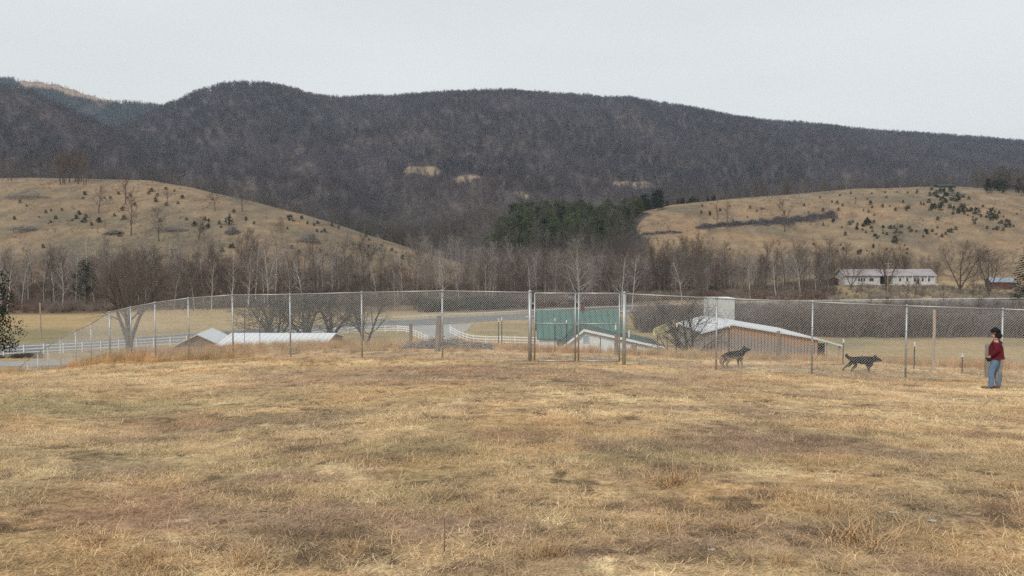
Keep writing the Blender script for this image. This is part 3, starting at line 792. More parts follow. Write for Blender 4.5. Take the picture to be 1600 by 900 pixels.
# grey twiggy growth standing behind the single trees of the creek belt
X, Y = sector(3600, 214, 345, -.78, .78); z, lay, u, Yq = heights(X, Y); px = px_of(u)
m = (Yq > np.interp(px, [-200, 40, 420, 700, 900, 1100], [212, 216, 232, 240, 246, 275])) & (Yq < np.interp(px, [-200, 0, 500, 700, 1000, 1300, 1301], [266, 268, 300, 335, 345, 330, 200])) & (rs.random_sample(len(X)) < np.interp(px, [300, 800], [.42, .6])) & (fbm(X / 16, Y / 16, 461, 3) > .40)
X, Y, z, px = X[m], Y[m], z[m], px[m]; k = len(X)
scatter("creek_woods", mid_meshes, np.stack([X, Y, z - .3], -1), rs.uniform(0, 6.28, k), rs.uniform(.55, 1.12, k) * np.interp(px, [0, 400, 800, 1300], [1.08, .95, 1.12, .95]), rs.randint(0, 6, k),
        lerp(np.array((.235, .192, .165)) * np.ones((k, 1)), (.40, .36, .32), rs.random_sample(k) ** 2) * rs.uniform(.8, 1.2, (k, 1)))

def m_hill(X, Y, lay, u, Yq):
    return ((lay == 0) | (lay == 1)) & ~woods_mask(X, Y, lay, u, Yq) & (fbm(X / 14, Y / 18, 471, 4) > .50)
scat_bush("pasture_scrub", 9000, 262, 585, m_hill, lambda X, Y: lerp(np.array((.20, .155, .115)) * np.ones((len(X), 1)), (.30, .17, .10), rs.random_sample(len(X)) ** 3), .12, .42)
# ---------------------------------------------------------------- chain-link enclosure
def fabric(mb, A, B, zb0, zt0, zb1, zt1, pitch=.085, r=.0029):
    """woven diamonds between two posts: crossing diagonals sheared to the slope"""
    A = Vector(A); B = Vector(B); Ln = (B - A).length; Hh = ((zt0 - zb0) + (zt1 - zb1)) / 2
    dirv = (B - A) / Ln; nrm = Vector((-dirv.y, dirv.x, 0))
    def P(s, t, off):
        f = s / Ln; zb = zb0 + (zb1 - zb0) * f; zt = zt0 + (zt1 - zt0) * f
        q = A + dirv * s + nrm * off; return (q.x, q.y, zb + (zt - zb) * t / Hh)
    k = -Hh
    while k < Ln:
        s0 = max(k, 0); s1 = min(k + Hh, Ln)
        if s1 - s0 > .02:
            mb.tube([P(s0, s0 - k, .003), P(s1, s1 - k, .003)], r, 3, False)
            mb.tube([P(s0, Hh - (s0 - k), -.003), P(s1, Hh - (s1 - k), -.003)], r, 3, False)
        k += pitch
def fence_pt(px, pyt, Y):
    p = pick(px, pyt, Y); return (p.x, p.y, H(p.x, p.y), p.z)
def chain_fence(pts, label, rail=.024, ends=(), bolt=True):
    x0, y0, z0, _ = pts[len(pts) // 2]
    root = empty("chain_link_fence", (x0, y0, z0), 0, label, "fence")
    o = Vector((x0, y0, z0))
    def loc(p): return (p[0] - o.x, p[1] - o.y, p[2] - o.z)
    for i, (x, y, zb, zt) in enumerate(pts):
        m = MB(); rr = .044 if i in ends else .032
        m.tube([loc((x, y, zb - .3)), loc((x, y, zt - .02))], rr, 8)
        m.tube([loc((x, y, zt - .03)), loc((x, y, zt + .035)), loc((x, y, zt + .05))], [rr + .008, rr + .008, .012], 8)
        for q in (.15, .4, .65, .9): m.tube([loc((x, y, zb + (zt - zb) * q)), loc((x, y, zb + (zt - zb) * q + .03))], rr + .006, 8)
        m.build("post", M['galv'], root, True)
    for i in range(len(pts) - 1):
        a, b = pts[i], pts[i + 1]
        m = MB(); m.tube([loc((a[0], a[1], a[3])), loc((b[0], b[1], b[3]))], rail, 6); m.build("top_rail", M['galv'], root, True)
        m = MB()
        fabric(m, (a[0] - o.x, a[1] - o.y, 0), (b[0] - o.x, b[1] - o.y, 0), a[2] - o.z + .02, a[3] - o.z - .01, b[2] - o.z + .02, b[3] - o.z - .01)
        m.tube([loc((a[0], a[1], a[2] + .04)), loc((b[0], b[1], b[2] + .04))], .004, 3)
        m.build("wire_mesh", M['wire'], root)
    return root
LEFT = [fence_pt(*a) for a in [(828, 457, 25.9), (691, 454.5, 27.1), (565, 457, 28.8), (453, 460, 30.3), (363, 461, 31.4), (294, 466, 32.8), (242, 473, 34.5), (204, 480, 36.6), (171, 488, 39.0),
        (142, 506, 41.2), (118, 517, 43), (94, 529, 44.8), (75, 541, 46.4), (59, 552, 47.9), (43, 563, 49.3), (30, 575, 50.5)]]
# the fence turns away downhill at its far corner and comes back along the lower ground
p1 = LEFT[-1]
RET = [(p1[0] - 7.6 * f, p1[1] + 31.5 * f) for f in [i / 10 for i in range(11)]]
def smoothz(a):
    z = [H(x, y) for x, y in a]
    return z
RET = [(x, y, z, (z + 2.1) if k else p1[3]) for k, ((x, y), z) in enumerate(zip(RET, smoothz(RET)))]
RIGHT = [fence_pt(*a) for a in [(975, 459, 25.7), (1120, 466, 25.5), (1270, 472, 25.4), (1417, 478, 25.2), (1567, 483, 25.0), (1722, 489, 24.8), (1880, 496, 24.4)]]
chain_fence(LEFT + RET[1:], "long curving chain-link fence running left from the gate and down the slope", ends=(0, 8, 15))
chain_fence(RIGHT, "straight chain-link fence from the gate to the right edge, behind the person", ends=(0,))
# double gate
def gate():
    a, b = LEFT[0], RIGHT[0]; o = Vector(((a[0] + b[0]) / 2, (a[1] + b[1]) / 2, (a[2] + b[2]) / 2))
    root = empty("double_gate", o, 0, "double chain-link swing gate with two framed leaves and thick posts", "gate")
    for (x, y, zb, zt) in (a, b):
        m = MB(); m.tube([(x - o.x, y - o.y - .10, zb - o.z - .3), (x - o.x, y - o.y - .10, zt - o.z + .02)], .062, 12); m.tube([(x - o.x, y - o.y - .10, zt - o.z + .02), (x - o.x, y - o.y - .10, zt - o.z + .06), (x - o.x, y - o.y - .10, zt - o.z + .09)], [.07, .06, .01], 12)
        m.build("post", M['galv'], root, True)
        for q in (.2, .82):
            m = MB(); s = 1 if x < o.x else -1
            m.box((x - o.x + s * .09, y - o.y - .10, zb - o.z + 2.4 * q), (.12, .05, .06)); m.build("hinge", M['galv'], root)
    A = Vector(a[:2] + (0,)); B = Vector(b[:2] + (0,)); d = (B - A).normalized(); L_ = (B - A).length
    zb = (a[2] + b[2]) / 2 + .08; zt = a[3] - .02
    for (s0, s1) in ((.16, L_ / 2 - .055), (L_ / 2 + .055, L_ - .16)):
        p0 = A + d * s0; p1 = A + d * s1; lf = empty("gate_leaf", (0, 0, 0)); lf.parent = root
        fr = MB()
        def q(p, z): return (p.x - o.x, p.y - o.y - .10, z - o.z)
        for p in (p0, p1): fr.tube([q(p, zb), q(p, zt)], .026, 8)
        for z in (zb, zt): fr.tube([q(p0, z), q(p1, z)], .026, 8)
        fr.build("frame", M['galv'], lf, True)
        m = MB(); m.tube([q(p0, zb + .5 * (zt - zb) + .12), q(p1, zb + .5 * (zt - zb) + .12)], .021, 8); m.build("brace", M['galv'], lf, True)
        m = MB(); fabric(m, q(p0, o.z), q(p1, o.z), zb - o.z, zt - o.z, zb - o.z, zt - o.z); m.build("wire_mesh", M['wire'], lf)
    m = MB(); c = (A + B) / 2; m.tube([q(c - d * .055, zb - .06), q(c - d * .055, zb + 1.2)], .012, 6); m.box(q(c, zb + 1.25), (.16, .05, .09)); m.build("latch", M['galv'], root)
    m = MB(); c2 = A + d * (L_ * .74); m.tube([q(c2, zb - .06), q(c2, zb + .28)], .014, 6); m.build("drop_rod", M['galv'], root)
gate()

# ---------------------------------------------------------------- old wire-fence posts beyond the chain-link
def t_post(px, pyt, pyb, Y, label, h=None, white=True):
    a = pick(px, pyb, Y); z = H(a.x, a.y); top = pick(px, pyt, Y).z
    r = empty("steel_post", (a.x, a.y, z), 0, label, "post", "steel posts of the old field fence")
    m = MB(); hh = top - z
    m.box((0, 0, hh / 2 - .2), (.036, .008, hh + .4)); m.box((0, -.018, hh / 2 - .2), (.008, .034, hh + .4))
    for k in range(int(hh / .12)): m.box((0, -.036, .1 + k * .12), (.012, .012, .03))
    m.build("stem", M['tgreen'], r)
    if white: MB().box((0, -.012, hh - .07), (.042, .048, .15)).build("white_tip", M['white'], r)
def wood_post(px, pyt, pyb, Y, rad, label, lean=0.0, mt='wood', g="wooden posts of the old field fence"):
    a = pick(px, pyb, Y); z = H(a.x, a.y); top = pick(px, pyt, Y).z; hh = top - z; rng = random.Random(int(px))
    m = MB(); pts = [(lean * t * hh + rng.gauss(0, .008), rng.gauss(0, .01), -.3 + (hh + .3) * t) for t in (0, .15, .4, .7, .97, 1)]
    m.tube(pts, [rad * 1.1, rad * 1.05, rad, rad * .95, rad * .92, rad * .7], 9)
    o = m.build("wooden_post", M[mt], None, False); o.location = (a.x, a.y, z)
    tag(o, label, "post", g)
for a in [(382, 495, 520, 60, "thin dark post above the white shed roof, leftmost one"), (406, 497, 524, 52, "thin white-tipped post between the two leftmost shed-roof posts and the fence post"),
          (867, 497, 545, 33, "white-tipped steel post in front of the green roof, behind the left gate leaf"), (885, 500, 547, 34.5, "white-tipped steel post just left of the gate centre"),
          (779, 498, 541, 36, "left one of the pair of close steel posts just left of the gate"), (784, 496, 542, 35, "right one of the pair of close steel posts just left of the gate"),
          (938, 527, 549, 34, "short dark steel post in front of the white gable wall"), (1057, 505, 552, 31, "steel post under the end of the yellow board"),
          (1139, 506, 556, 31, "white-tipped steel post in front of the barn gable, by the standing dog"), (1317, 530, 577, 29, "steel post beside the barn corner, behind the running dog"),
          (1428, 535, 580, 28.5, "white-tipped steel post right of the fence post by the running dog's nose"), (1503, 552, 586, 28, "short steel post in the field left of the person"),
          (1470, 562, 576, 36, "small white-tipped stake low in the field")]:
    t_post(a[0], a[1], a[2], a[3], a[4], white=a[0] not in (382, 938))
wood_post(682, 493, 532, 31, .12, "leaning grey wooden post behind the brush pile", lean=.09)
wood_post(642, 505, 538, 36, .085, "grey wooden post left of the leaning post")
wood_post(963, 522, 551, 31, .085, "weathered wooden post in front of the white gable, inside the right gate leaf")
wood_post(991, 538, 551, 33, .10, "low rotten post stump right of the gate")
wood_post(1216, 517, 560, 31, .085, "dark wooden post in front of the barn wall")
wood_post(1458, 484, 584, 28, .055, "tall slim pale pinkish pole behind the fence", mt='pinkwood')
wood_post(1543, 537, 585, 26.6, .105, "stout grey weathered post beside the person")

# brush pile on the crest and rubble piles on the hills
def brush_pile(loc, rx, ry, h, n, label, seed, rot=0.0, th=.03, name="brush_pile", mt='stick'):
    rng = random.Random(seed); T = Tubes()
    for i in range(n):
        a = rng.uniform(0, 6.28); q = rng.random() ** .6; x, y = math.cos(a) * rx * q, math.sin(a) * ry * q
        z = h * (1 - q ** 2) * rng.random() ** .8 * (.4 + .6 * math.sin(a * 3 + seed) ** 2) + .05; d = np.array((rng.gauss(0, 1), rng.gauss(0, 1), rng.gauss(0, .22))); d /= np.linalg.norm(d)
        l_ = rng.uniform(.3, 1.0) * (th / .03) * .9; c = np.array((x, y, z)); b = d + np.array((0, 0, rng.gauss(0, .25)))
        T.seg([c - d * l_ / 2, c, c + b * l_ / 2], [th * rng.uniform(.3, .9), th * .5, th * .2], 4)
    me = T.mesh(name, M[mt]); o = bpy.data.objects.new(name, me); COL.objects.link(o); o.location = loc; o.rotation_euler = (0, 0, rot)
    return tag(o, label, "brush pile", "heaps of dead branches")
p = onhill(697, 33.5); brush_pile((p.x, p.y, p.z - .1), 2.1, 1.0, .5, 420, "heap of dead sticks on the crest just beyond the chain-link fence", 1)
for k, (px, py, w, ht, lb, rot) in enumerate([
    (42, 311, 36, 4.0, "large dark heap of branches high on the left hill at the left edge", .1), (42, 361, 26, 2.5, "long slanting windrow of branches low on the left hill at the left edge", .9),
    (180, 366, 16, 1.8, "grey brush heap left of the big round trees on the left hill", .3), (270, 361, 26, 2.0, "grey brush heap right of the big round trees on the left hill", 0),
    (364, 366, 15, 4.5, "pale grey brush heap in the middle of the left hill", 1.2), (482, 378, 20, 5, "pale grey brush heap near the right end of the left hill", .2),
    (1487, 306, 22, 2.5, "grey brush heap by the crest of the right hill", -.5)]):
    c = hit(px, py); w = w / F * c.y
    brush_pile(c, w, w * (.35 if w > 9 else .5), ht, int(260 + w * 14), lb, 20 + k, rot, .10)

def windrow(a, b, wid, ht, n, label, seed):
    A, B = hit(*a), hit(*b); rng = random.Random(seed); T = Tubes(); o = (A + B) / 2
    for i in range(n):
        f = rng.random(); q = rng.gauss(0, 1); x = A.x + (B.x - A.x) * f; y = A.y + (B.y - A.y) * f + q * wid * (.5 + .5 * math.sin(f * 9 + seed) ** 2)
        hh = ht * max(.15, 1 - abs(q) / 1.6) * (.35 + .65 * math.sin(f * 13 + seed) ** 2) * rng.random() ** .7; c = np.array((x - o.x, y - o.y, H(x, y) - o.z + hh))
        d = np.array((rng.gauss(0, 1), rng.gauss(0, 1), rng.gauss(0, .35))); d /= np.linalg.norm(d); l_ = rng.uniform(1.0, 3.2)
        T.seg([c - d * l_ / 2, c + d * l_ / 2 + np.array((0, 0, rng.gauss(0, .2)))], [.11 * rng.uniform(.4, 1), .04], 4)
    me = T.mesh("brush_windrow", M['darkstick']); ob = bpy.data.objects.new("brush_windrow", me); COL.objects.link(ob); ob.location = o; tag(ob, label, "brush pile", "heaps of dead branches")
M['darkstick'] = mat("dark_dead_sticks", (.15, .14, .145), .95, 0, .3, 2)
windrow((1088, 357), (1190, 349), 1.8, 2.4, 1500, "left half of the long dark windrow of branches across the right hill", 3)
windrow((1190, 349), (1305, 337), 3.2, 3.6, 2600, "right half of the long dark windrow of branches across the right hill", 5)
windrow((985, 378), (1065, 364), 1.2, 1.6, 500, "low brushy line at the left foot of the right hill", 7)
# ---------------------------------------------------------------- white rail fences and guardrails
def rail_fence(line, n, h, label, rails=3, zf=None, gap=2.4, post=.13):
    line = dense(line, .5); d = np.r_[0, np.cumsum(np.linalg.norm(np.diff(line, axis=0), axis=1))]
    k = max(2, int(d[-1] / gap) + 1); q = np.stack([np.interp(np.linspace(0, d[-1], k), d, line[:, i]) for i in (0, 1)], -1)
    z = [H(x, y) for x, y in q]; o = Vector((q[k // 2][0], q[k // 2][1], z[k // 2]))
    root = empty("white_rail_fence", o, 0, label, "fence", "white board fences by the highway")
    for (x, y), zz in zip(q, z):
        m = MB(); m.box((x - o.x, y - o.y, zz - o.z + h / 2 - .1), (post, post, h + .2)); m.box((x - o.x, y - o.y, zz - o.z + h + .02), (post + .04, post + .04, .04)); m.build("post", M['whitepost'], root)
    for r_ in range(rails):
        m = MB(); hz = h * (.28 + .62 * r_ / (rails - 1))
        for i in range(k - 1):
            a = Vector((q[i][0] - o.x, q[i][1] - o.y, z[i] - o.z + hz)); b = Vector((q[i + 1][0] - o.x, q[i + 1][1] - o.y, z[i + 1] - o.z + hz))
            dv = (b - a); nv = Vector((-dv.y, dv.x, 0)).normalized() * .03; up = Vector((0, 0, .075))
            vs = [a - nv - up, a + nv - up, a + nv + up, a - nv + up, b - nv - up, b + nv - up, b + nv + up, b - nv + up]
            m.add([tuple(v) for v in vs], [(0, 1, 2, 3), (7, 6, 5, 4), (0, 4, 5, 1), (1, 5, 6, 2), (2, 6, 7, 3), (3, 7, 4, 0)])
        m.build("rail", M['whitepost'], root)
def PX(lst): return [(pick(a, 450, Y).x, Y) for a, Y in lst]
rail_fence(PX([(-60, 110), (0, 114), (150, 121), (290, 129)]), 0, 1.55, "white rail fence along the highway at far left, seen past the big tree")
rail_fence(PX([(440, 141), (500, 144), (560, 148), (628, 151), (648, 141), (668, 131)]), 0, 1.35, "white rail fence left of the entrance road, bending down toward the shed")
rail_fence(PX([(703, 153), (706, 146), (735, 132), (780, 130), (832, 128.5), (850, 128)]), 0, 1.45, "white rail fence right of the entrance road, running to the green roofed building")
def guardrail(line, label, gap=3.8, mt='galv', pm='galv'):
    line = np.asarray(line); d = np.r_[0, np.cumsum(np.linalg.norm(np.diff(line, axis=0), axis=1))]; k = int(d[-1] / gap) + 1
    q = np.stack([np.interp(np.linspace(0, d[-1], k), d, line[:, i]) for i in (0, 1)], -1); zz = -15 + CAMZ; o = Vector((q[k // 2][0], q[k // 2][1], zz))
    root = empty("guardrail", o, 0, label, "guardrail")
    m = MB()
    for x, y in q: m.box((x - o.x, y - o.y + .14, .3), (.16, .16, .85))
    s = m.build("posts", M[pm], root); s["kind"] = "stuff"
    prof = [(0, .50), (-.06, .56), (0, .62), (-.0, .68), (-.06, .74), (0, .80)]
    m = MB(); vs = []; n = len(prof)
    dd = np.gradient(q, axis=0); dd /= np.linalg.norm(dd, axis=1)[:, None]
    for (x, y), t in zip(q, dd):
        for off, h_ in prof: vs.append((x - o.x + t[1] * -off, y - o.y + t[0] * off, h_))
        for off, h_ in prof[::-1]: vs.append((x - o.x + t[1] * -(off + .02), y - o.y + t[0] * (off + .02), h_))
    n2 = 2 * n
    m.add(vs, [(i * n2 + j, i * n2 + (j + 1) % n2, (i + 1) * n2 + (j + 1) % n2, (i + 1) * n2 + j) for i in range(k - 1) for j in range(n2)])
    m.build("rail", M[mt], root)
off = lambda pl, s: np.stack([pl[:, 0] - np.gradient(pl[:, 1]) / np.hypot(np.gradient(pl[:, 0]), np.gradient(pl[:, 1])) * s, pl[:, 1] + np.gradient(pl[:, 0]) / np.hypot(np.gradient(pl[:, 0]), np.gradient(pl[:, 1])) * s], -1)
sel = ROADD[(ROADD[:, 0] > -32) & (ROADD[:, 0] < 230)]
guardrail(off(sel, 8.0), "long grey steel guardrail along the far side of the highway", mt='metalroof')
sel = ROADD[(ROADD[:, 0] > -3) & (ROADD[:, 0] < 60)]
guardrail(off(sel, -8.0), "steel guardrail with dark posts on the near side of the highway past the entrance road", mt='metalroof', pm='wood')

# ---------------------------------------------------------------- buildings
def shed(name, cx, cy, rz, W, Ln, wall, rise, label, cat, wallm, roofm, base=None, over=.3, doors=(), windows=(), shift=0.0, group=None):
    """gabled building: ridge along local Y, gable W wide, Ln long; shift moves the ridge sideways"""
    z = H(cx, cy) if base is None else base
    r = empty(name, (cx, cy, z), rz, label, cat, group)
    w, l = W / 2, Ln / 2
    pen = [(-w, -l, -.8), (w, -l, -.8), (w, -l, wall), (shift, -l, wall + rise), (-w, -l, wall)]
    MB().prism(pen, (0, Ln, 0)).build("wall", wallm, r)
    rf = MB(); th = .12
    for s in (-1, 1):
        ex = s * w; dx = ex - shift; dz = -rise; L_ = math.hypot(dx, dz); ox = shift + dx * (1 + over / L_); oz = wall + rise + dz * (1 + over / L_)
        a = Vector((shift, -l - over, wall + rise + .03)); b = Vector((ox, -l - over, oz + .03)); up = Vector((0, 0, th))
        rf.prism([a, b, b + up, a + up], (0, Ln + 2 * over, 0))
    rf.build("roof", roofm, r)
    for (kind, face, u0, v0, ww, hh, mt_) in list(doors) + list(windows):
        # face: 'front' (y=-l) or 'right' (x=w) or 'left'
        if face == 'front': c = (u0, -l, v0 + hh / 2); fd = (ww + .16, .08, hh + .16); gd = (ww, .12, hh)
        else:
            sx = w if face == 'right' else -w; c = (sx, u0, v0 + hh / 2); fd = (.08, ww + .16, hh + .16); gd = (.12, ww, hh)
        f = MB().box(c, fd).build(kind, M['white'] if kind == 'window' else wallm, r)
        MB().box(c, gd).build('pane' if kind == 'window' else 'panel', M[mt_], f)  # a dark door panel is a solid sheet painted as a shaded opening
    return r
Z = lambda px, py, Y: pick(px, py, Y).z
X_ = lambda px, Y: pick(px, 500, Y).x
# small brown barn, gable to us
a = pick(309, 523, 85); zb = H(a.x, 88)
shed("brown_barn", a.x - .55, 88.4, .16, 5.0, 6.8, a.z - zb - 1.3, 1.25, "small brown gabled barn with a pale metal roof below the left fence", "barn", M['rust'], M['ribroof'], base=zb, over=.35,
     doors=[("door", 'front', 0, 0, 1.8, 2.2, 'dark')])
# long low shed
z0 = Z(440, 519.5, 89); xa, xb = X_(363, 88), X_(519, 88); zb = H((xa + xb) / 2, 88)
shed("long_shed", (xa + xb) / 2, 88.5, R(90), 9.5, xb - xa, z0 - zb - .95, .8, "long low shed with a wide white metal roof left of the orchard trees", "shed", M['rust'], M['ribroof'], base=zb, over=.3)
# green roofed building with a white wing
def green_house():
    zr = Z(905, 486, 97); ze = Z(860, 530, 91.6); x0, x1 = X_(838, 94), X_(967, 97); zb = H(8, 92)
    o = Vector(((x0 + x1) / 2, 94, zb)); r = empty("green_roofed_house", o, 0, "white building with green metal roofs and a low gabled wing behind the gate", "house")
    hw = (x1 - x0) / 2; rz_, ez = zr - zb, ze - zb
    MB().prism([(-hw + .3, -2.2, -.8), (-hw + .3, -2.2, ez), (-hw + .3, 3, rz_ - .15), (-hw + .3, 8.2, ez), (-hw + .3, 8.2, -.8)], (2 * hw - .6, 0, 0)).build("wall", M['white'], r)
    m = MB()
    for s, y_ in ((1, -2.5), (-1, 8.5)): m.prism([(-hw, 3, rz_), (-hw, y_, ez - .05), (-hw, y_, ez + .08), (-hw, 3, rz_ + .13)], (2 * hw, 0, 0))
    rf = m.build("roof", M['greenroof'], r)
    MB().box((X_(910, 97) - o.x, 3, rz_ + .1), (.5, .5, 1.4)).build("chimney", M['brick'], rf)
    # wing, gable facing the meadow, ridge off centre
    A = pick(912, 515.5, 86) - o; Lf = pick(874, 546, 86) - o; Rt = pick(1041, 544, 86) - o
    dep = 9.5
    MB().prism([(Lf.x + .35, A.y, -.8), (Rt.x - .45, A.y, -.8), (Rt.x - .45, A.y, Rt.z + .02), (A.x, A.y, A.z - .15), (Lf.x + .35, A.y, Lf.z + .05)], (0, dep, 0)).build("wall", M['white'], r)
    m = MB(); m.prism([(A.x, A.y - .35, A.z), (Rt.x, A.y - .35, Rt.z), (Rt.x, A.y - .35, Rt.z + .1), (A.x, A.y - .35, A.z + .12)], (0, dep + .4, 0))
    w2 = m.build("roof", M['darkgreen'], r)
    m = MB(); m.prism([(Lf.x, A.y - .35, Lf.z), (A.x, A.y - .35, A.z), (A.x, A.y - .35, A.z + .12), (Lf.x, A.y - .35, Lf.z + .1)], (0, dep + .4, 0)); m.build("roof", M['darkgreen'], r)
    for (P0, P1) in ((A, Rt), (Lf, A)):
        m = MB(); m.prism([(P0.x, A.y - .42, P0.z - .14), (P1.x, A.y - .42, P1.z - .14), (P1.x, A.y - .42, P1.z + .13), (P0.x, A.y - .42, P0.z + .13)], (0, .06, 0)); m.build("fascia", M['whitepost'], r)
    c = pick(915.5, 529.5, 86) - o
    f = MB().box((c.x, A.y - .02, c.z), (.78, .1, .95)).build("window", M['whitepost'], r); MB().box((c.x, A.y - .03, c.z), (.62, .12, .8)).build("pane", M['glass'], f)
    c = pick(990, 538, 86) - o
    f = MB().box((c.x, A.y - .02, c.z - .3), (.9, .1, 1.0)).build("window", M['whitepost'], r); MB().box((c.x, A.y - .03, c.z - .3), (.74, .12, .84)).build("pane", M['glass'], f)
    for px, py in ((983, 519), (962, 507)):
        c = pick(px, py, 88) - o; MB().tube([(c.x, c.y, c.z - .6), (c.x, c.y, c.z + .2)], .09, 8).build("vent_pipe", M['whitepost'], r)
green_house()
# board-sided barn with a white tower
def board_barn():
    A = pick(1143, 508, 85); Lf = pick(1095, 521, 85); K = pick(1275, 530, 85); Rt = pick(1316, 541.5, 85); zb = pick(1240, 566, 85).z
    o = Vector((A.x, 85, zb)); r = empty("board_barn", o, 0, "long weathered board barn with a white roof edge and an open bay on the right", "barn")
    A, Lf, K, Rt = A - o, Lf - o, K - o, Rt - o; dep = 12
    M['boards'] = mb_ = mat("weathered_boards", (.40, .335, .285), .9, 0, .35, 3.0, .3, 12, stretch=(5, 5, .3), col2=(.19, .16, .145))
    t = mb_.node_tree; n = t.nodes; l = t.links.new; p = n["Principled BSDF"]; src = p.inputs["Base Color"].links[0].from_socket
    tc = n.new("ShaderNodeTexCoord"); sp = n.new("ShaderNodeSeparateXYZ"); l(tc.outputs["Object"], sp.inputs[0])
    nz = n.new("ShaderNodeTexNoise"); nz.inputs["Scale"].default_value = 3; mp = n.new("ShaderNodeMapping"); mp.inputs["Scale"].default_value = (3, 3, .3); l(tc.outputs["Object"], mp.inputs[0]); l(mp.outputs[0], nz.inputs["Vector"])
    # boards keep their orange colour under the eaves where rain never reaches: height below the roof slope
    ml = n.new("ShaderNodeMath"); ml.operation = 'MULTIPLY_ADD'; ml.inputs[1].default_value = .19; l(sp.outputs["X"], ml.inputs[0]); l(sp.outputs["Z"], ml.inputs[2])
    ma = n.new("ShaderNodeMath"); ma.operation = 'MULTIPLY_ADD'; ma.inputs[1].default_value = 1.6; l(nz.outputs[0], ma.inputs[0]); l(ml.outputs[0], ma.inputs[2])
    mr = n.new("ShaderNodeMapRange"); mr.inputs[1].default_value = A.z - .5; mr.inputs[2].default_value = A.z + .9; l(ma.outputs[0], mr.inputs[0])
    mix = n.new("ShaderNodeMix"); mix.data_type = 'RGBA'; mix.inputs[7].default_value = (.50, .27, .13, 1); l(src, mix.inputs[6]); l(mr.outputs[0], mix.inputs["Factor"])
    wv = n.new("ShaderNodeTexWave"); wv.inputs["Scale"].default_value = .85; wv.bands_direction = 'X'; l(tc.outputs["Object"], wv.inputs["Vector"])
    m2 = n.new("ShaderNodeMapRange"); m2.inputs[1].default_value = 0; m2.inputs[2].default_value = .25; m2.inputs[3].default_value = .40; m2.inputs[4].default_value = 1; l(wv.outputs["Fac"], m2.inputs[0])
    v = n.new("ShaderNodeVectorMath"); v.operation = 'SCALE'; l(mix.outputs[2], v.inputs[0]); l(m2.outputs[0], v.inputs["Scale"]); l(v.outputs[0], p.inputs["Base Color"])
    x0 = pick(1277, 540, 85).x - o.x; x1 = Rt.x - .25; zk = K.z - .05
    top = lambda x: (A.z + (K.z - A.z) * (x - A.x) / (K.x - A.x) if x < K.x else K.z + (Rt.z - K.z) * (x - K.x) / (Rt.x - K.x)) if x >= A.x else Lf.z + (A.z - Lf.z) * (x - Lf.x) / (A.x - Lf.x)
    # front wall left of the open bay, back wall, end wall
    MB().prism([(Lf.x + .2, 0, -1), (x0, 0, -1), (x0, 0, top(x0) - .06), (A.x, 0, A.z - .06), (Lf.x + .2, 0, Lf.z - .02)], (0, .15, 0)).build("front_wall", mb_, r)
    MB().prism([(Lf.x + .2, dep, -1), (x1, dep, -1), (x1, dep, Rt.z - .06), (K.x, dep, K.z - .06), (A.x, dep, A.z - .06), (Lf.x + .2, dep, Lf.z - .02)], (0, .15, 0)).build("back_wall", mb_, r)
    MB().box((Lf.x + .28, dep / 2, Lf.z / 2 - .5), (.15, dep - .4, Lf.z + .9)).build("side_wall", mb_, r)
    MB().box((x0 + .1, 3.2, top(x0) / 2 - .55), (.12, 6, top(x0) + .8)).build("partition", M['rust'], r)
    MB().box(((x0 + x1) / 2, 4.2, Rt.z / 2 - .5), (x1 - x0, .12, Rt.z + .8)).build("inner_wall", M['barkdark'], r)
    for x in (x0 + (x1 - x0) * .45, x1): MB().box((x, .08, top(x) / 2 - .5), (.2 if x == x1 else .12, .16, top(x) + .9)).build("post", M['pinkwood'], r)
    m = MB(); th = Vector((0, 0, .16))
    for P0, P1 in ((Lf, A), (A, K), (K, Rt)):
        a_ = Vector((P0.x, -.4, P0.z)); b_ = Vector((P1.x, -.4, P1.z)); m.prism([a_, b_, b_ + th, a_ + th], (0, dep + .8, 0))
    m.build("roof", M['ribroof'], r)
    MB().box((3.8, -.5, -.12), (10.5, .7, .3)).build("footing", M['concrete'], r)
board_barn()
def tower():
    a, b = pick(1109.5, 467.5, 101), pick(1148, 467.5, 101); zb = H(b.x, 101); W = b.x - a.x; h = a.z - zb
    r = empty("white_tower", ((a.x + b.x) / 2, 101 + W / 2, zb), 0, "square white block tower rising behind the board barn", "tower")
    MB().box((0, 0, h / 2 - .4), (W, W, h + .8)).build("wall", M['block'], r)
    MB().box((0, 0, h + .06), (W + .16, W + .16, .14)).build("roof", M['whitepost'], r)
    m = MB()
    for k in range(int(h / .62)): m.box((0, -W / 2 - .006, .62 * k + .4), (W - .04, .02, .035))
    m.build("course_line", M['block'], r)
    f = MB().box((.3, -W / 2, h * .5), (.8, .1, .9)).build("window", M['whitepost'], r); MB().box((.3, -W / 2 - .02, h * .5), (.6, .1, .7)).build("pane", M['darkglass'], f)
tower()
# faded yellow board on posts
a, b = pick(1022, 524.5, 76), pick(1057, 509, 77); zb = H((a.x + b.x) / 2, 76.5); o = Vector((a.x, a.y, zb))
r = empty("yellow_chute", o, 0, "slanting pale yellow chute on posts between the green roof and the dark tree", "chute")
d = b - a; a0 = a - o; b0 = b - o; up = Vector((0, 0, .06)); sd = Vector((0, .6, 0))
m = MB(); m.prism([a0 - sd, b0 - sd, b0 + sd, a0 + sd], (0, 0, .06)); m.prism([a0 - sd, b0 - sd, b0 - sd + Vector((0, 0, .62)), a0 - sd + Vector((0, 0, .62))], (0, .05, 0)); m.prism([a0 + sd, b0 + sd, b0 + sd + Vector((0, 0, .62)), a0 + sd + Vector((0, 0, .62))], (0, .05, 0)); m.build("trough", M['yellow'], r)
for p in (a0 + d * .15, b0 - d * .04):
    MB().tube([(p.x, p.y, -.3), (p.x, p.y, p.z)], .06, 6).build("leg", M['wood'], r)
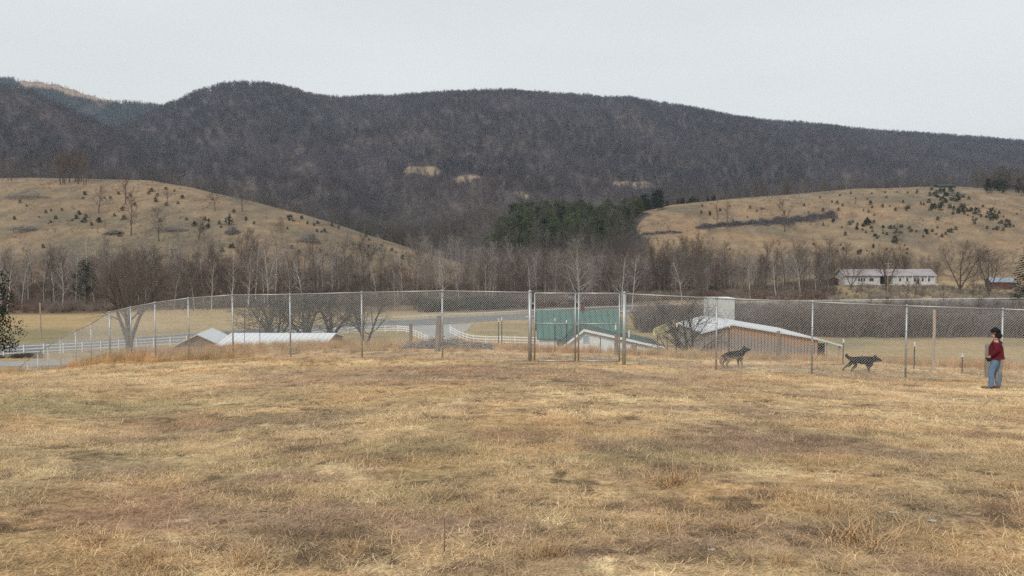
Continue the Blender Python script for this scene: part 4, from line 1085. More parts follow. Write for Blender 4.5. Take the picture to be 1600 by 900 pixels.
# long white house across the valley
def valley_house():
    Y = 300; L0, L1 = X_(1319, Y), X_(1460, Y); zb = pick(1390, 444, Y).z; zr = pick(1390, 421.5, Y).z; ze = pick(1390, 431, Y).z
    o = Vector(((L0 + L1) / 2, Y, zb)); r = empty("long_white_house", o, 0, "long low white house with a pale mauve roof across the valley", "house")
    q0, q1 = X_(1374, Y) - o.x, X_(1394, Y) - o.x; L0 -= o.x; L1 -= o.x; eh, rh = ze - zb, zr - zb
    M['siding'] = mat("pale_siding", (.56, .54, .52), .75, 0, .1, 1.0)
    for (s0, s1) in ((L0, q0), (q1, L1)):
        MB().prism([(s0, 0, -1.2), (s0, 0, eh), (s0, 4.2, rh - .1), (s0, 8.4, eh), (s0, 8.4, -1.2)], (s1 - s0, 0, 0)).build("wall", M['siding'], r)
        m = MB()
        for s, y_ in ((1, -.6), (-1, 9.0)): m.prism([(s0 - .5, 4.2, rh), (s0 - .5, y_, eh - .1), (s0 - .5, y_, eh + .08), (s0 - .5, 4.2, rh + .18)], (s1 - s0 + 1.0, 0, 0))
        m.build("roof", M['pinkroof'], r)
    MB().prism([(q0 + .5, 4.2, rh - .1), (q0 + .5, -.2, eh - .0), (q0 + .5, -.2, eh + .15), (q0 + .5, 4.2, rh + .06)], (q1 - q0 - 1.0, 0, 0)).build("porch_roof", M['pinkroof'], r)
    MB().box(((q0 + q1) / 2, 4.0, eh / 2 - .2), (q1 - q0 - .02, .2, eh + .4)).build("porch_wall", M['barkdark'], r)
    for px in (1341, 1345, 1349, 1358.5, 1362, 1405, 1416, 1428, 1440, 1450):
        x = X_(px, Y) - o.x; f = MB().box((x, 0, 1.75), (.95, .12, 1.5)).build("window", M['whitepost'], r); MB().box((x, -.03, 1.75), (.75, .12, 1.3)).build("pane", M['darkglass'], f)
    x = X_(1434, Y) - o.x; MB().box((x, 0, 1.05), (1.0, .14, 2.1)).build("door", M['brick'], r)
    m = MB(); m.box((0, -.9, -.25), (L1 - L0 + .4, 1.7, .4)); m.build("terrace", M['concrete'], r)
    for k in range(6):
        x = q1 + 1 + k * 2.9; MB().box((x, -1.5, eh / 2 - .1), (.12, .12, eh)).build("porch_post", M['whitepost'], r)
valley_house()
# other far buildings
c = onhill(1562, 292); shed("small_grey_house", c.x, c.y, R(78), 6, 8, 2.4, 1.5, "small house with a grey-blue roof and red brick end at far right", "house", M['brick'], M['greyroof'], base=c.z,
                            windows=[("window", 'right', -2, 1, 1.1, 1.1, 'darkglass'), ("window", 'right', 2, 1, 1.1, 1.1, 'darkglass')])
c = hit(1484, 293.5); shed("hilltop_house", c.x, c.y + 6, R(88), 6, 12, 1.9, 1.1, "long dark house on the crest of the right hill", "house", M['barkdark'], M['tgreen'], base=c.z - .3,
                           windows=[("window", 'right', -4, .6, 1.1, .9, 'glass'), ("window", 'right', 0, .6, 1.1, .9, 'glass'), ("window", 'right', 4, .6, 1.1, .9, 'glass')])
c = onhill(1297, 304); shed("dark_shed", c.x, c.y, .1, 4.2, 5, 2.2, 1.0, "small dark open shed left of the long white house", "shed", M['brick'], M['stick'], base=c.z, doors=[("door", 'front', 0, 0, 2.6, 1.9, 'dark')])

# utility poles
def pole(px, pyt, Y, label, arm=True, mt='pinkwood', rad=.14, pyb=None):
    a = onhill(px, Y); t = pick(px, pyt, Y); h = t.z - a.z
    r = empty("utility_pole", a, 0, label, "utility pole", "wooden utility poles")
    MB().tube([(0, 0, -.5), (0, 0, h)], [rad, rad * .65], 8).build("shaft", M[mt], r)
    if arm:
        MB().box((0, -.16, h - .7), (2.2, .1, .12)).build("crossarm", M[mt], r)
        for x in (-.95, .95): MB().tube([(x, -.16, h - .64), (x, -.16, h - .46)], .05, 6).build("insulator", M['whitepost'], r)
pole(62, 473, 139, "short pale utility pole in front of the tan field at far left", arm=False, rad=.16)
pole(1387, 409, 272, "tall pale utility pole in front of the long white house", arm=True, mt='pinkwood', rad=.17)
pole(382, 480, 168, "thin dark pole behind the left fence, past the highway", arm=False, mt='wood', rad=.12)
# ---------------------------------------------------------------- individual trees
PROTO = {}
def proto(key, maker, trunkm, crownm, name="bare_tree"):
    A, B = maker; root = bpy.data.objects.new(name, None); root.empty_display_size = .5
    tm = A.mesh("trunk", M[trunkm], True)
    cm = B.mesh("crown", M[crownm]) if isinstance(B, Tubes) else B
    if not isinstance(B, Tubes): cm.materials.append(M[crownm])
    PROTO[key] = (name, tm, cm)
def plant(key, loc, s, rz, label, cat, group=None, sxy=1.0, lean=0.0):
    name, tm, cm = PROTO[key]; r = bpy.data.objects.new(name, None); r.empty_display_size = .5; COL.objects.link(r)
    r.location = loc; r.scale = (s * sxy, s * sxy, s); r.rotation_euler = (0, lean, rz); tag(r, label, cat, group)
    for nm, me in (("trunk", tm), ("crown", cm)):
        o = bpy.data.objects.new(nm, me); COL.objects.link(o); o.parent = r
    return r
for k in range(5): proto(f"ash{k}", grow(10 + k, h=14, r0=.17, clear=.28, width=.34, lv=3, nch=(15, 7, 6), up=.55, rmin=.019), 'bark', 'twig')
for k in range(3): proto(f"red{k}", grow(20 + k, h=12, r0=.15, clear=.2, width=.42, lv=3, nch=(15, 7, 6), up=.5, rmin=.018), 'bark', 'twigred')
for k in range(3): proto(f"slim{k}", grow(30 + k, h=15, r0=.12, clear=.45, width=.2, lv=3, nch=(12, 5, 4), up=.8, rmin=.018), 'bark', 'twig')
for k in range(3): proto(f"pale{k}", grow(40 + k, h=17, r0=.17, clear=.3, width=.28, lv=3, nch=(13, 6, 5), up=.6, rmin=.019), 'barkpale', 'twigpale')
for k in range(3): proto(f"round{k}", grow(50 + k, h=13, r0=.30, clear=.2, width=.55, lv=3, nch=(9, 8, 7), up=.4, forks=3, rmin=.02), 'bark', 'twig')
for k in range(4): proto(f"hill{k}", grow(140 + k, h=11, r0=.24, clear=.22, width=.46, lv=3, nch=(10, 5, 4), up=.55, rmin=.042), "bark", "twig")
proto("sycamore", grow(61, h=17, r0=.28, clear=.12, width=.46, lv=3, nch=(30, 9, 5), up=.12, rmin=.02), 'barkpale', 'twigpale')
proto("walnut", grow(71, h=14.5, r0=.50, clear=.32, width=.5, lv=3, nch=(8, 7, 6), up=.3, forks=4, rmin=.015), 'bark', 'twig')
proto("orchard0", grow(81, h=7, r0=.32, clear=.2, width=.6, lv=3, nch=(8, 7, 6), up=.1, forks=4, rmin=.02), 'barkdark', 'twigdark')
proto("orchard1", grow(82, h=7, r0=.30, clear=.15, width=.65, lv=3, nch=(8, 7, 6), up=.08, forks=5, rmin=.02), 'barkdark', 'twigdark')
proto("darktree", grow(91, h=7, r0=.30, clear=.2, width=.62, lv=3, nch=(9, 8, 7), up=.25, forks=3, lean=(.12, 0), rmin=.014), 'barkdark', 'twigdark')
proto("cedar", conifer(101, h=9, w=.22, tiers=20, per=9, leaf=.55, n_leaf=12, droop=-.15, power=.7), 'barkdark', 'needles', "cedar_tree")
proto("spruce", conifer(102, h=14, w=.27, tiers=22, per=10, leaf=.8, n_leaf=13, droop=.3, power=.85), 'barkdark', 'needles', "spruce_tree")
for k in range(3): proto(f"pine{k}", puff(110 + k, h=12, r=.30, n=1100, leaf=.85, cz=.7), 'bark', 'pine', "pine_tree")
for k in range(3): proto(f"dpine{k}", puff(120 + k, h=10, r=.28, n=1100, leaf=.8, cz=.85), 'bark', 'needles', "evergreen_tree")

proto("hcedar", puff(130, h=10, r=.28, n=5200, leaf=.28, cz=.66), 'barkdark', 'needles', "cedar_tree")
def at_base(px, py): return hit(px, py)
rg = random.Random(99)
TB_ = []
def T1(key, px, Y, hpx, label, cat="tree", base=None, sxy=1.0, lean=0.0, rz=None, group=None, nat=None):
    c = hit(px, base) if base else onhill(px, Y)
    nat = nat or dict(hill=12, ash=15.5, red=13.3, slim=15.8, pale=18, round=14, sycamore=18, walnut=15.5, orchard=7.4, darktree=7.4, cedar=9, spruce=14, pine=12, dpine=10)[key.rstrip('0123456789')]
    s = hpx / F * c.y / nat
    return plant(key, c - Vector((0, 0, .1)), s, rg.uniform(0, 6.28) if rz is None else rz, label, cat, group, sxy, lean)
# named ones
T1("walnut", 200, 112, 160, "big spreading bare tree with a thick forked trunk behind the left fence", rz=.6)
T1("sycamore", 906, 205, 112, "symmetrical pale sycamore rising above the gate", rz=1.0)
T1("pale0", 691, 215, 92, "slender white-barked tree left of the pale sycamore, above the fence post")
T1("pale1", 972, 212, 92, "left one of two leaning white-barked trees right of the gate", lean=-.06)
T1("pale2", 988, 216, 88, "right one of two leaning white-barked trees right of the gate", lean=.12)
T1("pale0", 1066, 214, 84, "white-barked tree above the dark leaning tree right of the gate")
T1("pale1", 838, 255, 78, "pale many-branched tree left of and behind the pale sycamore")
T1("pale2", 868, 262, 76, "pale spreading tree directly behind the pale sycamore's left side")
T1("darktree", 1077, 72, 118, "dark leaning tree with a long branch reaching right to the white tower", lean=.05, rz=2.1)
T1("orchard0", 478, 128, 84, "dark gnarled fruit tree behind the long shed, right one", rz=.4, sxy=1.35)
T1("orchard1", 428, 124, 80, "dark gnarled fruit tree behind the long shed, left one", rz=1.4, sxy=1.35)
T1("orchard0", 516, 132, 80, "dark gnarled fruit tree at the right end of the long shed", rz=3.3, sxy=1.25)
T1("darktree", 570, 118, 98, "dark V-shaped tree left of the entrance road", rz=.9, sxy=.8)
T1("orchard1", 648, 214, 24, "small bare bush tree beyond the highway guardrail")
T1("hill1", 212, 214, 98, "left one of two broad bushy bare trees rising above the big forked tree", sxy=1.1)
T1("hill3", 240, 218, 96, "right one of two broad bushy bare trees rising above the big forked tree", sxy=1.1)
T1("round1", 1386, 285, 66, "round bare tree standing in front of the long white house", nat=13)
T1("round2", 1330, 290, 46, "low round bare tree at the left end of the long white house")
T1("round0", 1500, 280, 78, "left one of two big round bare trees right of the white house")
T1("round1", 1545, 274, 76, "right one of two big round bare trees right of the white house")
T1("hill0", 205, 0, 56, "wide bare tree in the middle of the left hill, left of its pair", base=369)
T1("hill1", 248, 0, 54, "narrower bare tree in the middle of the left hill, right of its pair", base=378)
T1("hill2", 154, 0, 42, "bare round tree high on the left hill", base=333)
T1("hill3", 196, 0, 46, "bare tree with a dark trunk on the crest of the left hill", base=320)
T1("hill0", 262, 0, 24, "low spreading bare tree just under the crest of the left hill", base=319, sxy=1.2)
T1("hill1", 336, 0, 32, "low bare tree at the right of the left hill's crest", base=330)
T1("hill2", 378, 0, 46, "thin bare tree where the left hill starts to fall", base=331)
T1("pale1", 355, 0, 40, "small pale tree beside the pale grey brush heap", base=354, sxy=.8)
T1("hill3", 1400, 0, 30, "low fan-shaped bare tree on the right hill", base=379, sxy=1.3)
T1("hill1", 1226, 0, 52, "tall thin bare tree on the long windrow of the right hill", base=362, sxy=.9)
T1("hill2", 1136, 0, 42, "bare tree at the left end of the right hill's windrow", base=357, sxy=.9)
T1("hill3", 1121, 0, 34, "small bare tree left of the windrow tree on the right hill", base=355, sxy=.9)
T1("round2", 568, 0, 62, "bare forked tree in front of the right end of the left hill", base=432, sxy=.8)
T1("hcedar", 135, 213, 78, "lone dark green conifer between bare trees at left", sxy=.75, nat=10)
T1("hcedar", -26, 58, 205, "dark green cedar cut by the left edge of the view", rz=2.0, sxy=.85, nat=10)
T1("cedar", 1560, 566, 36, "dark conical conifer on the crest of the right hill", sxy=1.9)
T1("spruce", 1602, 262, 84, "large dark spruce cut by the right edge of the view")
# groups
MARKS = [(60, "above the far-left utility pole"), (130, "left of the big forked tree"), (190, "over the big forked tree's left limbs"), (260, "over the big forked tree's right limbs"), (330, "above the small brown barn"),
    (400, "between barn and long shed"), (455, "above the left fruit tree"), (510, "above the middle of the long shed"), (565, "above the shed's right end"), (630, "above the left white fence"),
    (690, "above the leaning wooden post"), (760, "above the right white fence"), (828, "just left of the gate"), (900, "above the gate's left leaf"), (975, "above the gate's right leaf"), (1040, "above the yellow chute"),
    (1105, "above the dark leaning tree"), (1150, "above the white tower"), (1210, "above the standing dog"), (1270, "above the barn's right half"), (1318, "left of the white house"), (1390, "over the white house's left half"),
    (1460, "over the white house's right half"), (1520, "right of the white house"), (1e9, "above the person")]
def mark(px):
    for a, t in MARKS:
        if px < a: return t
def many(n, keys, pxr, Yf, hpx, label, group, cat="tree", sxy=(.8, 1.15), seed=1, ok=None, gap=0, natk=None):
    r = random.Random(seed); c = 0; tries = 0; put = []
    while c < n and tries < n * 40:
        tries += 1; px = r.uniform(*pxr); Y = Yf(px, r)
        if ok and not ok(px, Y): continue
        if gap and any(abs(px - a) < gap and abs(Y - b) < 6 for a, b in put): continue
        put.append((px, Y)); key = r.choice(keys); c += 1
        hh = r.uniform(*hpx); sz = "tall" if hh > hpx[0] + .66 * (hpx[1] - hpx[0]) else ("low" if hh < hpx[0] + .33 * (hpx[1] - hpx[0]) else "middling")
        kd = {"ash": "brown ", "red": "russet ", "slim": "slim ", "pale": "", "round": "round "}.get(key[:-1], ""); T1(key, px, Y, hh * r.uniform(.92, 1.06), f"{sz} {kd}{label}, {mark(px)}", cat, rz=r.uniform(0, 6.28), group=group, sxy=r.uniform(*sxy))
many(52, ["ash0", "ash1", "ash2", "red0", "red1", "red2", "slim0"], (-40, 400), lambda px, r: r.uniform(210 if px > 150 else 200, 250), (66, 98), "bare tree by the creek", "bare brown trees along the creek, left", seed=3)
many(30, ["pale0", "pale1", "pale2"], (-20, 480), lambda px, r: r.uniform(206, 236), (70, 112), "white-barked tree by the creek", "white-barked trees along the creek, left", seed=4, gap=7, sxy=(.7, 1))
many(46, ["ash3", "ash4", "red0", "red2", "slim1", "slim2"], (380, 840), lambda px, r: r.uniform(226, 272), (48, 88), "bare tree by the creek", "bare brown trees along the creek, middle", seed=5)
many(10, ["pale0", "pale1", "pale2"], (480, 840), lambda px, r: r.uniform(222, 250), (52, 88), "white-barked tree by the creek", "white-barked trees along the creek, middle", seed=6, gap=20, sxy=(.6, .9))
many(44, ["ash0", "ash2", "ash4", "red1", "red0", "slim0"], (800, 1130), lambda px, r: r.uniform(240, 330), (56, 100), "bare tree in the valley wood", "bare brown trees above the gate", seed=7)
many(46, ["ash1", "ash3", "red1", "red2", "slim1"], (1060, 1320), lambda px, r: r.uniform(262, 335), (52, 90), "bare tree below the right hill", "bare brown trees below the right hill", seed=8)
many(5, ["pale0", "pale2"], (1080, 1300), lambda px, r: r.uniform(258, 290), (60, 80), "pale tree below the right hill", "pale trees below the right hill", seed=9, gap=30, sxy=(.6, .9))
many(20, ["red0", "red1", "ash2", "round2"], (1318, 1470), lambda px, r: r.uniform(316, 335), (34, 46), "bare tree behind the white house", "bare trees behind the long white house", seed=10, gap=5)
many(22, ["ash0", "red1", "ash3"], (1080, 1640), lambda px, r: r.uniform(252, 272), (22, 40), "little bare tree beside the highway", "small trees below the long white house", seed=12)
many(16, ["hill0", "hill1", "hill2", "hill3"], (88, 142), lambda px, r: r.uniform(418, 452), (40, 52), "bare trunk in the left hill's grove", "slim trees of the left hill's grove", seed=13, gap=1.5, sxy=(.6, .9))
many(8, ["hill0", "hill2"], (0, 90), lambda px, r: r.uniform(430, 478), (30, 46), "thin tree on the left hill's crest", "thin trees on the left hill crest", seed=14, gap=8, sxy=(.4, .6))
many(20, ["hill0", "hill2", "ash1"], (300, 580), lambda px, r: r.uniform(262, 330), (32, 60), "bare tree at the left hill's foot", "small trees on the foot of the left hill", seed=15, gap=10)
many(16, ["dpine0", "dpine1", "dpine2"], (1498, 1640), lambda px, r: r.uniform(500, 560), (14, 26), "dark evergreen on the right hill's shoulder", "evergreens on the right hill's shoulder", seed=16, ok=lambda px, Y: px > 1515 + (560 - Y) * .4, cat="evergreen")
many(24, ["ash0", "ash2", "red0"], (1495, 1640), lambda px, r: r.uniform(500, 575), (26, 40), "bare tree on the right hill's shoulder", "bare trees on the right hill's shoulder", seed=17, ok=lambda px, Y: px > 1490 + (590 - Y) * .5)
many(150, ["pine0", "pine1", "pine2"], (725, 1000), lambda px, r: r.uniform(405, 560), (24, 38), "green pine between the pasture hills", "pines between the pasture hills", seed=18, cat="pine", sxy=(.85, 1.25),
     ok=lambda px, Y: (px - 745) > (Y - 400) * .25 and not (px < 800 and Y > 490))
many(84, ["dpine0", "dpine1", "dpine2"], (800, 1030), lambda px, r: r.uniform(455, 600), (22, 33), "very dark evergreen beside the right hill", "dark evergreens left of the right hill", seed=19, cat="evergreen", sxy=(.9, 1.3))
many(34, ["dpine0", "dpine2"], (1000, 1115), lambda px, r: r.uniform(485, 520), (5, 12), "dark evergreen along the right hill's edge", "low evergreens along the right hill's edge", seed=20, cat="evergreen")
many(26, ["dpine1", "dpine2"], (-10, 130), lambda px, r: r.uniform(528, 560), (14, 24), "dark evergreen behind the left hill's crest", "evergreens behind the left hill's crest", seed=21, cat="evergreen")

many(22, ["red0", "red1", "ash1", "slim1"], (1010, 1640), lambda px, r: r.uniform(140, 160), (42, 64), "bare tree in the thicket past the barn", "small trees of the thicket past the barn", seed=23)
# cedar shrubs dotted over the pastures
me_s = []
for k in range(4):
    A, m_ = puff(200 + k, h=1.6, r=.42, n=170, leaf=.42, cz=.95, flat=.9); m_.materials.append(M['needles']); me_s.append(m_)
def shrub(px, py, s, label, group):
    c = hit(px, py); 
    if c.y < 240 or c.y > 640: return
    o = bpy.data.objects.new("cedar_shrub", me_s[rg.randrange(4)]); COL.objects.link(o); o.location = c - Vector((0, 0, .1)); o.rotation_euler = (0, 0, rg.uniform(0, 6.28)); q = s * rg.uniform(.7, 1.25)
    o.scale = (q * rg.uniform(.9, 1.4), q * 1.1, q); tag(o, label if "small" not in label else label.replace("small", "small" if s < .95 else "middling") + ", " + ("upper slope" if py < 325 else ("middle slope" if py < 352 else "lower slope")) + ", " + mark(px), "shrub", group)
rg = random.Random(5)
gl, gr_ = "cedar shrubs dotted over the left hill", "cedar shrubs dotted over the right hill"
ll, lr = "small cedar shrub on the left hill", "small cedar shrub on the right hill"
for i in range(120):
    cx = rg.choice([(60, 335, 50, 12), (140, 343, 50, 4), (210, 310, 30, 8), (330, 352, 50, 8), (460, 348, 30, 8), (540, 362, 40, 8), (300, 300, 50, 10), (250, 340, 120, 40), (620, 392, 40, 6), (420, 400, 60, 12)])
    px, py = rg.gauss(cx[0], cx[2]), rg.gauss(cx[1], cx[3])
    lim = np.interp(px, [0, 200, 300, 400, 480, 560, 640, 700], [287, 289, 301, 322, 342, 366, 392, 408])
    if py < lim or px < 0: continue
    shrub(px, py, .8 + .5 * rg.random(), ll, gl)
for i in range(230):
    cx = rg.choice([(1480, 312, 14, 8), (1465, 318, 18, 7), (1510, 330, 20, 6), (1560, 350, 25, 6), (1380, 322, 40, 10), (1350, 351, 12, 4), (1300, 355, 60, 8), (1370, 365, 30, 5), (1150, 330, 60, 8), (1330, 318, 60, 10), (1450, 366, 30, 4), (1400, 300, 60, 3), (1465, 300, 16, 5), (1340, 390, 60, 6)])
    px, py = rg.gauss(cx[0], cx[2]), rg.gauss(cx[1], cx[3])
    lim = np.interp(px, [1005, 1150, 1300, 1400, 1480, 1560], [335, 316, 305, 298, 297, 318])
    if py < lim or px < 1010 or px > 1590: continue
    shrub(px, py, .7 + .6 * rg.random() + (.5 if px > 1450 and py < 335 else 0), lr, gr_)
for (px, py, s) in [(357, 352, 2.0), (1355, 353, 2.6), (1502, 331, 2.4), (1526, 336, 3.0), (1549, 341, 3.6), (1574, 356, 2.6), (1398, 380, 2.0), (454, 345, 2.3)]:
    shrub(px, py, s, {357: "larger dark cedar clump above the pale brush heap on the left hill", 1355: "wide dark cedar clump in the middle of the right hill", 454: "tall rusty dark shrub near the crest of the left hill's right end", 1398: "dark clump at the foot of the fan-shaped tree"}.get(px, "large dark cedar bush in the line down the right hill's shoulder"), "large cedar bushes")

# ---------------------------------------------------------------- dogs and person
def skin(name, verts, edges, radii, mt, parent=None, root=0, sub=2):
    me = bpy.data.meshes.new(name); me.from_pydata([tuple(v) for v in verts], edges, [])
    o = bpy.data.objects.new(name, me); COL.objects.link(o)
    md = o.modifiers.new("skin", 'SKIN'); md.use_smooth_shade = True; md.branch_smoothing = .5
    for i, r in enumerate(radii):
        d = me.skin_vertices[0].data[i]; d.radius = (r, r) if not isinstance(r, tuple) else r; d.use_root = (i == root)
    s = o.modifiers.new("sub", 'SUBSURF'); s.levels = sub; s.render_levels = sub
    me.materials.append(mt)
    if parent: o.parent = parent
    return o
def chain(vs, es, rs_, start, pts):
    prev = start
    for p in pts:
        vs.append(p[:3]); rs_.append(p[3]); k = len(vs) - 1
        if prev is not None: es.append((prev, k))
        prev = k
    return prev
def dogmat(name, back, tan, z0, z1):
    m = bpy.data.materials.new(name); m.use_nodes = True; n = m.node_tree.nodes; l = m.node_tree.links.new; p = n["Principled BSDF"]; p.inputs["Roughness"].default_value = .8; p.inputs["Specular IOR Level"].default_value = .08
    tc = n.new("ShaderNodeTexCoord"); sp = n.new("ShaderNodeSeparateXYZ"); l(tc.outputs["Object"], sp.inputs[0]); nz = n.new("ShaderNodeTexNoise"); nz.inputs["Scale"].default_value = 7; l(tc.outputs["Object"], nz.inputs["Vector"])
    a = n.new("ShaderNodeMath"); a.operation = 'MULTIPLY_ADD'; a.inputs[1].default_value = .14; l(nz.outputs[0], a.inputs[0]); l(sp.outputs["Z"], a.inputs[2])
    mr = n.new("ShaderNodeMapRange"); mr.inputs[1].default_value = z0 + .05; mr.inputs[2].default_value = z1 + .09; l(a.outputs[0], mr.inputs[0])
    mx_ = n.new("ShaderNodeMix"); mx_.data_type = 'RGBA'; mx_.inputs[6].default_value = (*tan, 1); mx_.inputs[7].default_value = (*back, 1); l(mr.outputs[0], mx_.inputs["Factor"]); l(mx_.outputs[2], p.inputs["Base Color"])
    return m
def dog(loc, rz, label, pose, s=1.0, mt=None):
    V = []; E = []; Rr = []
    if pose == 'stand':
        a = chain(V, E, Rr, None, [(-.36, 0, .535, .115), (-.18, 0, .55, .125), (.02, 0, .535, .145), (.20, 0, .54, .155), (.34, 0, .63, .10), (.43, 0, .745, .085), (.52, 0, .755, .058), (.60, 0, .74, .040), (.65, 0, .735, .030)])
        hd = 5; ears = [(.40, .05, .83, .03), (.385, .06, .90, .012)]
        legs = [(0, [(-.38, .085, .46, .085), (-.31, .095, .34, .06), (-.45, .095, .20, .028), (-.42, .095, .05, .026), (-.36, .095, .025, .028)]),
                (0, [(-.36, -.085, .46, .085), (-.24, -.095, .34, .06), (-.36, -.095, .19, .028), (-.33, -.095, .05, .026), (-.27, -.095, .025, .028)]),
                (3, [(.21, .09, .42, .07), (.17, .1, .32, .04), (.20, .1, .16, .028), (.20, .1, .04, .026), (.25, .1, .025, .028)]),
                (3, [(.23, -.09, .42, .07), (.23, -.1, .32, .04), (.28, -.1, .16, .028), (.28, -.1, .04, .026), (.33, -.1, .025, .028)])]
        tail = [(-.48, 0, .52, .045), (-.56, 0, .38, .05), (-.58, 0, .24, .035), (-.54, 0, .15, .012)]
    else:
        a = chain(V, E, Rr, None, [(-.38, 0, .50, .12), (-.18, 0, .49, .125), (.02, 0, .47, .145), (.22, 0, .46, .15), (.38, 0, .50, .105), (.52, 0, .535, .085), (.62, 0, .51, .055), (.70, 0, .475, .038), (.745, 0, .46, .028)])
        hd = 5; ears = [(.50, .05, .62, .03), (.47, .06, .68, .012)]
        legs = [(0, [(-.42, .085, .40, .085), (-.46, .095, .28, .055), (-.62, .095, .20, .028), (-.72, .095, .08, .024), (-.74, .095, .02, .026)]),
                (0, [(-.36, -.085, .40, .085), (-.28, -.095, .27, .055), (-.42, -.095, .15, .028), (-.45, -.095, .05, .026), (-.40, -.095, .025, .028)]),
                (3, [(.23, .09, .36, .07), (.20, .1, .25, .042), (.30, .1, .16, .03), (.26, .1, .05, .026), (.31, .1, .025, .028)]),
                (3, [(.25, -.09, .36, .07), (.25, -.1, .26, .042), (.16, -.1, .17, .03), (.24, -.1, .07, .026), (.20, -.1, .04, .026)])]
        tail = [(-.50, 0, .55, .05), (-.60, 0, .60, .055), (-.64, 0, .67, .05), (-.60, 0, .74, .02)]
    chain(V, E, Rr, 0, tail)
    for root_, pts in legs: chain(V, E, Rr, root_, pts)
    for sg in (1, -1): chain(V, E, Rr, hd, [(x, y * sg, z, r) for x, y, z, r in ears])
    r = empty("dog", loc, rz, label, "dog"); r.scale = (s, s, s)
    Rr = [q * (1.28 if q > .05 else 1.5) for q in Rr]
    skin("body", V, E, Rr, mt, r, root=2)
    return r
def ground_at(px, Y): return onhill(px, Y)
c = onhill(1149, 26.7)
dog(c, R(4), "black and tan shepherd dog standing alert behind the fence, facing right", 'stand', .86, dogmat("shepherd_coat", (.008, .008, .009), (.34, .24, .15), .42, .52))
c = onhill(1350, 26.6)
dog(c, R(-3), "black shepherd dog trotting right with raised tail, head low, behind the fence", 'trot', .88, dogmat("black_coat", (.007, .007, .008), (.16, .10, .065), .17, .30))

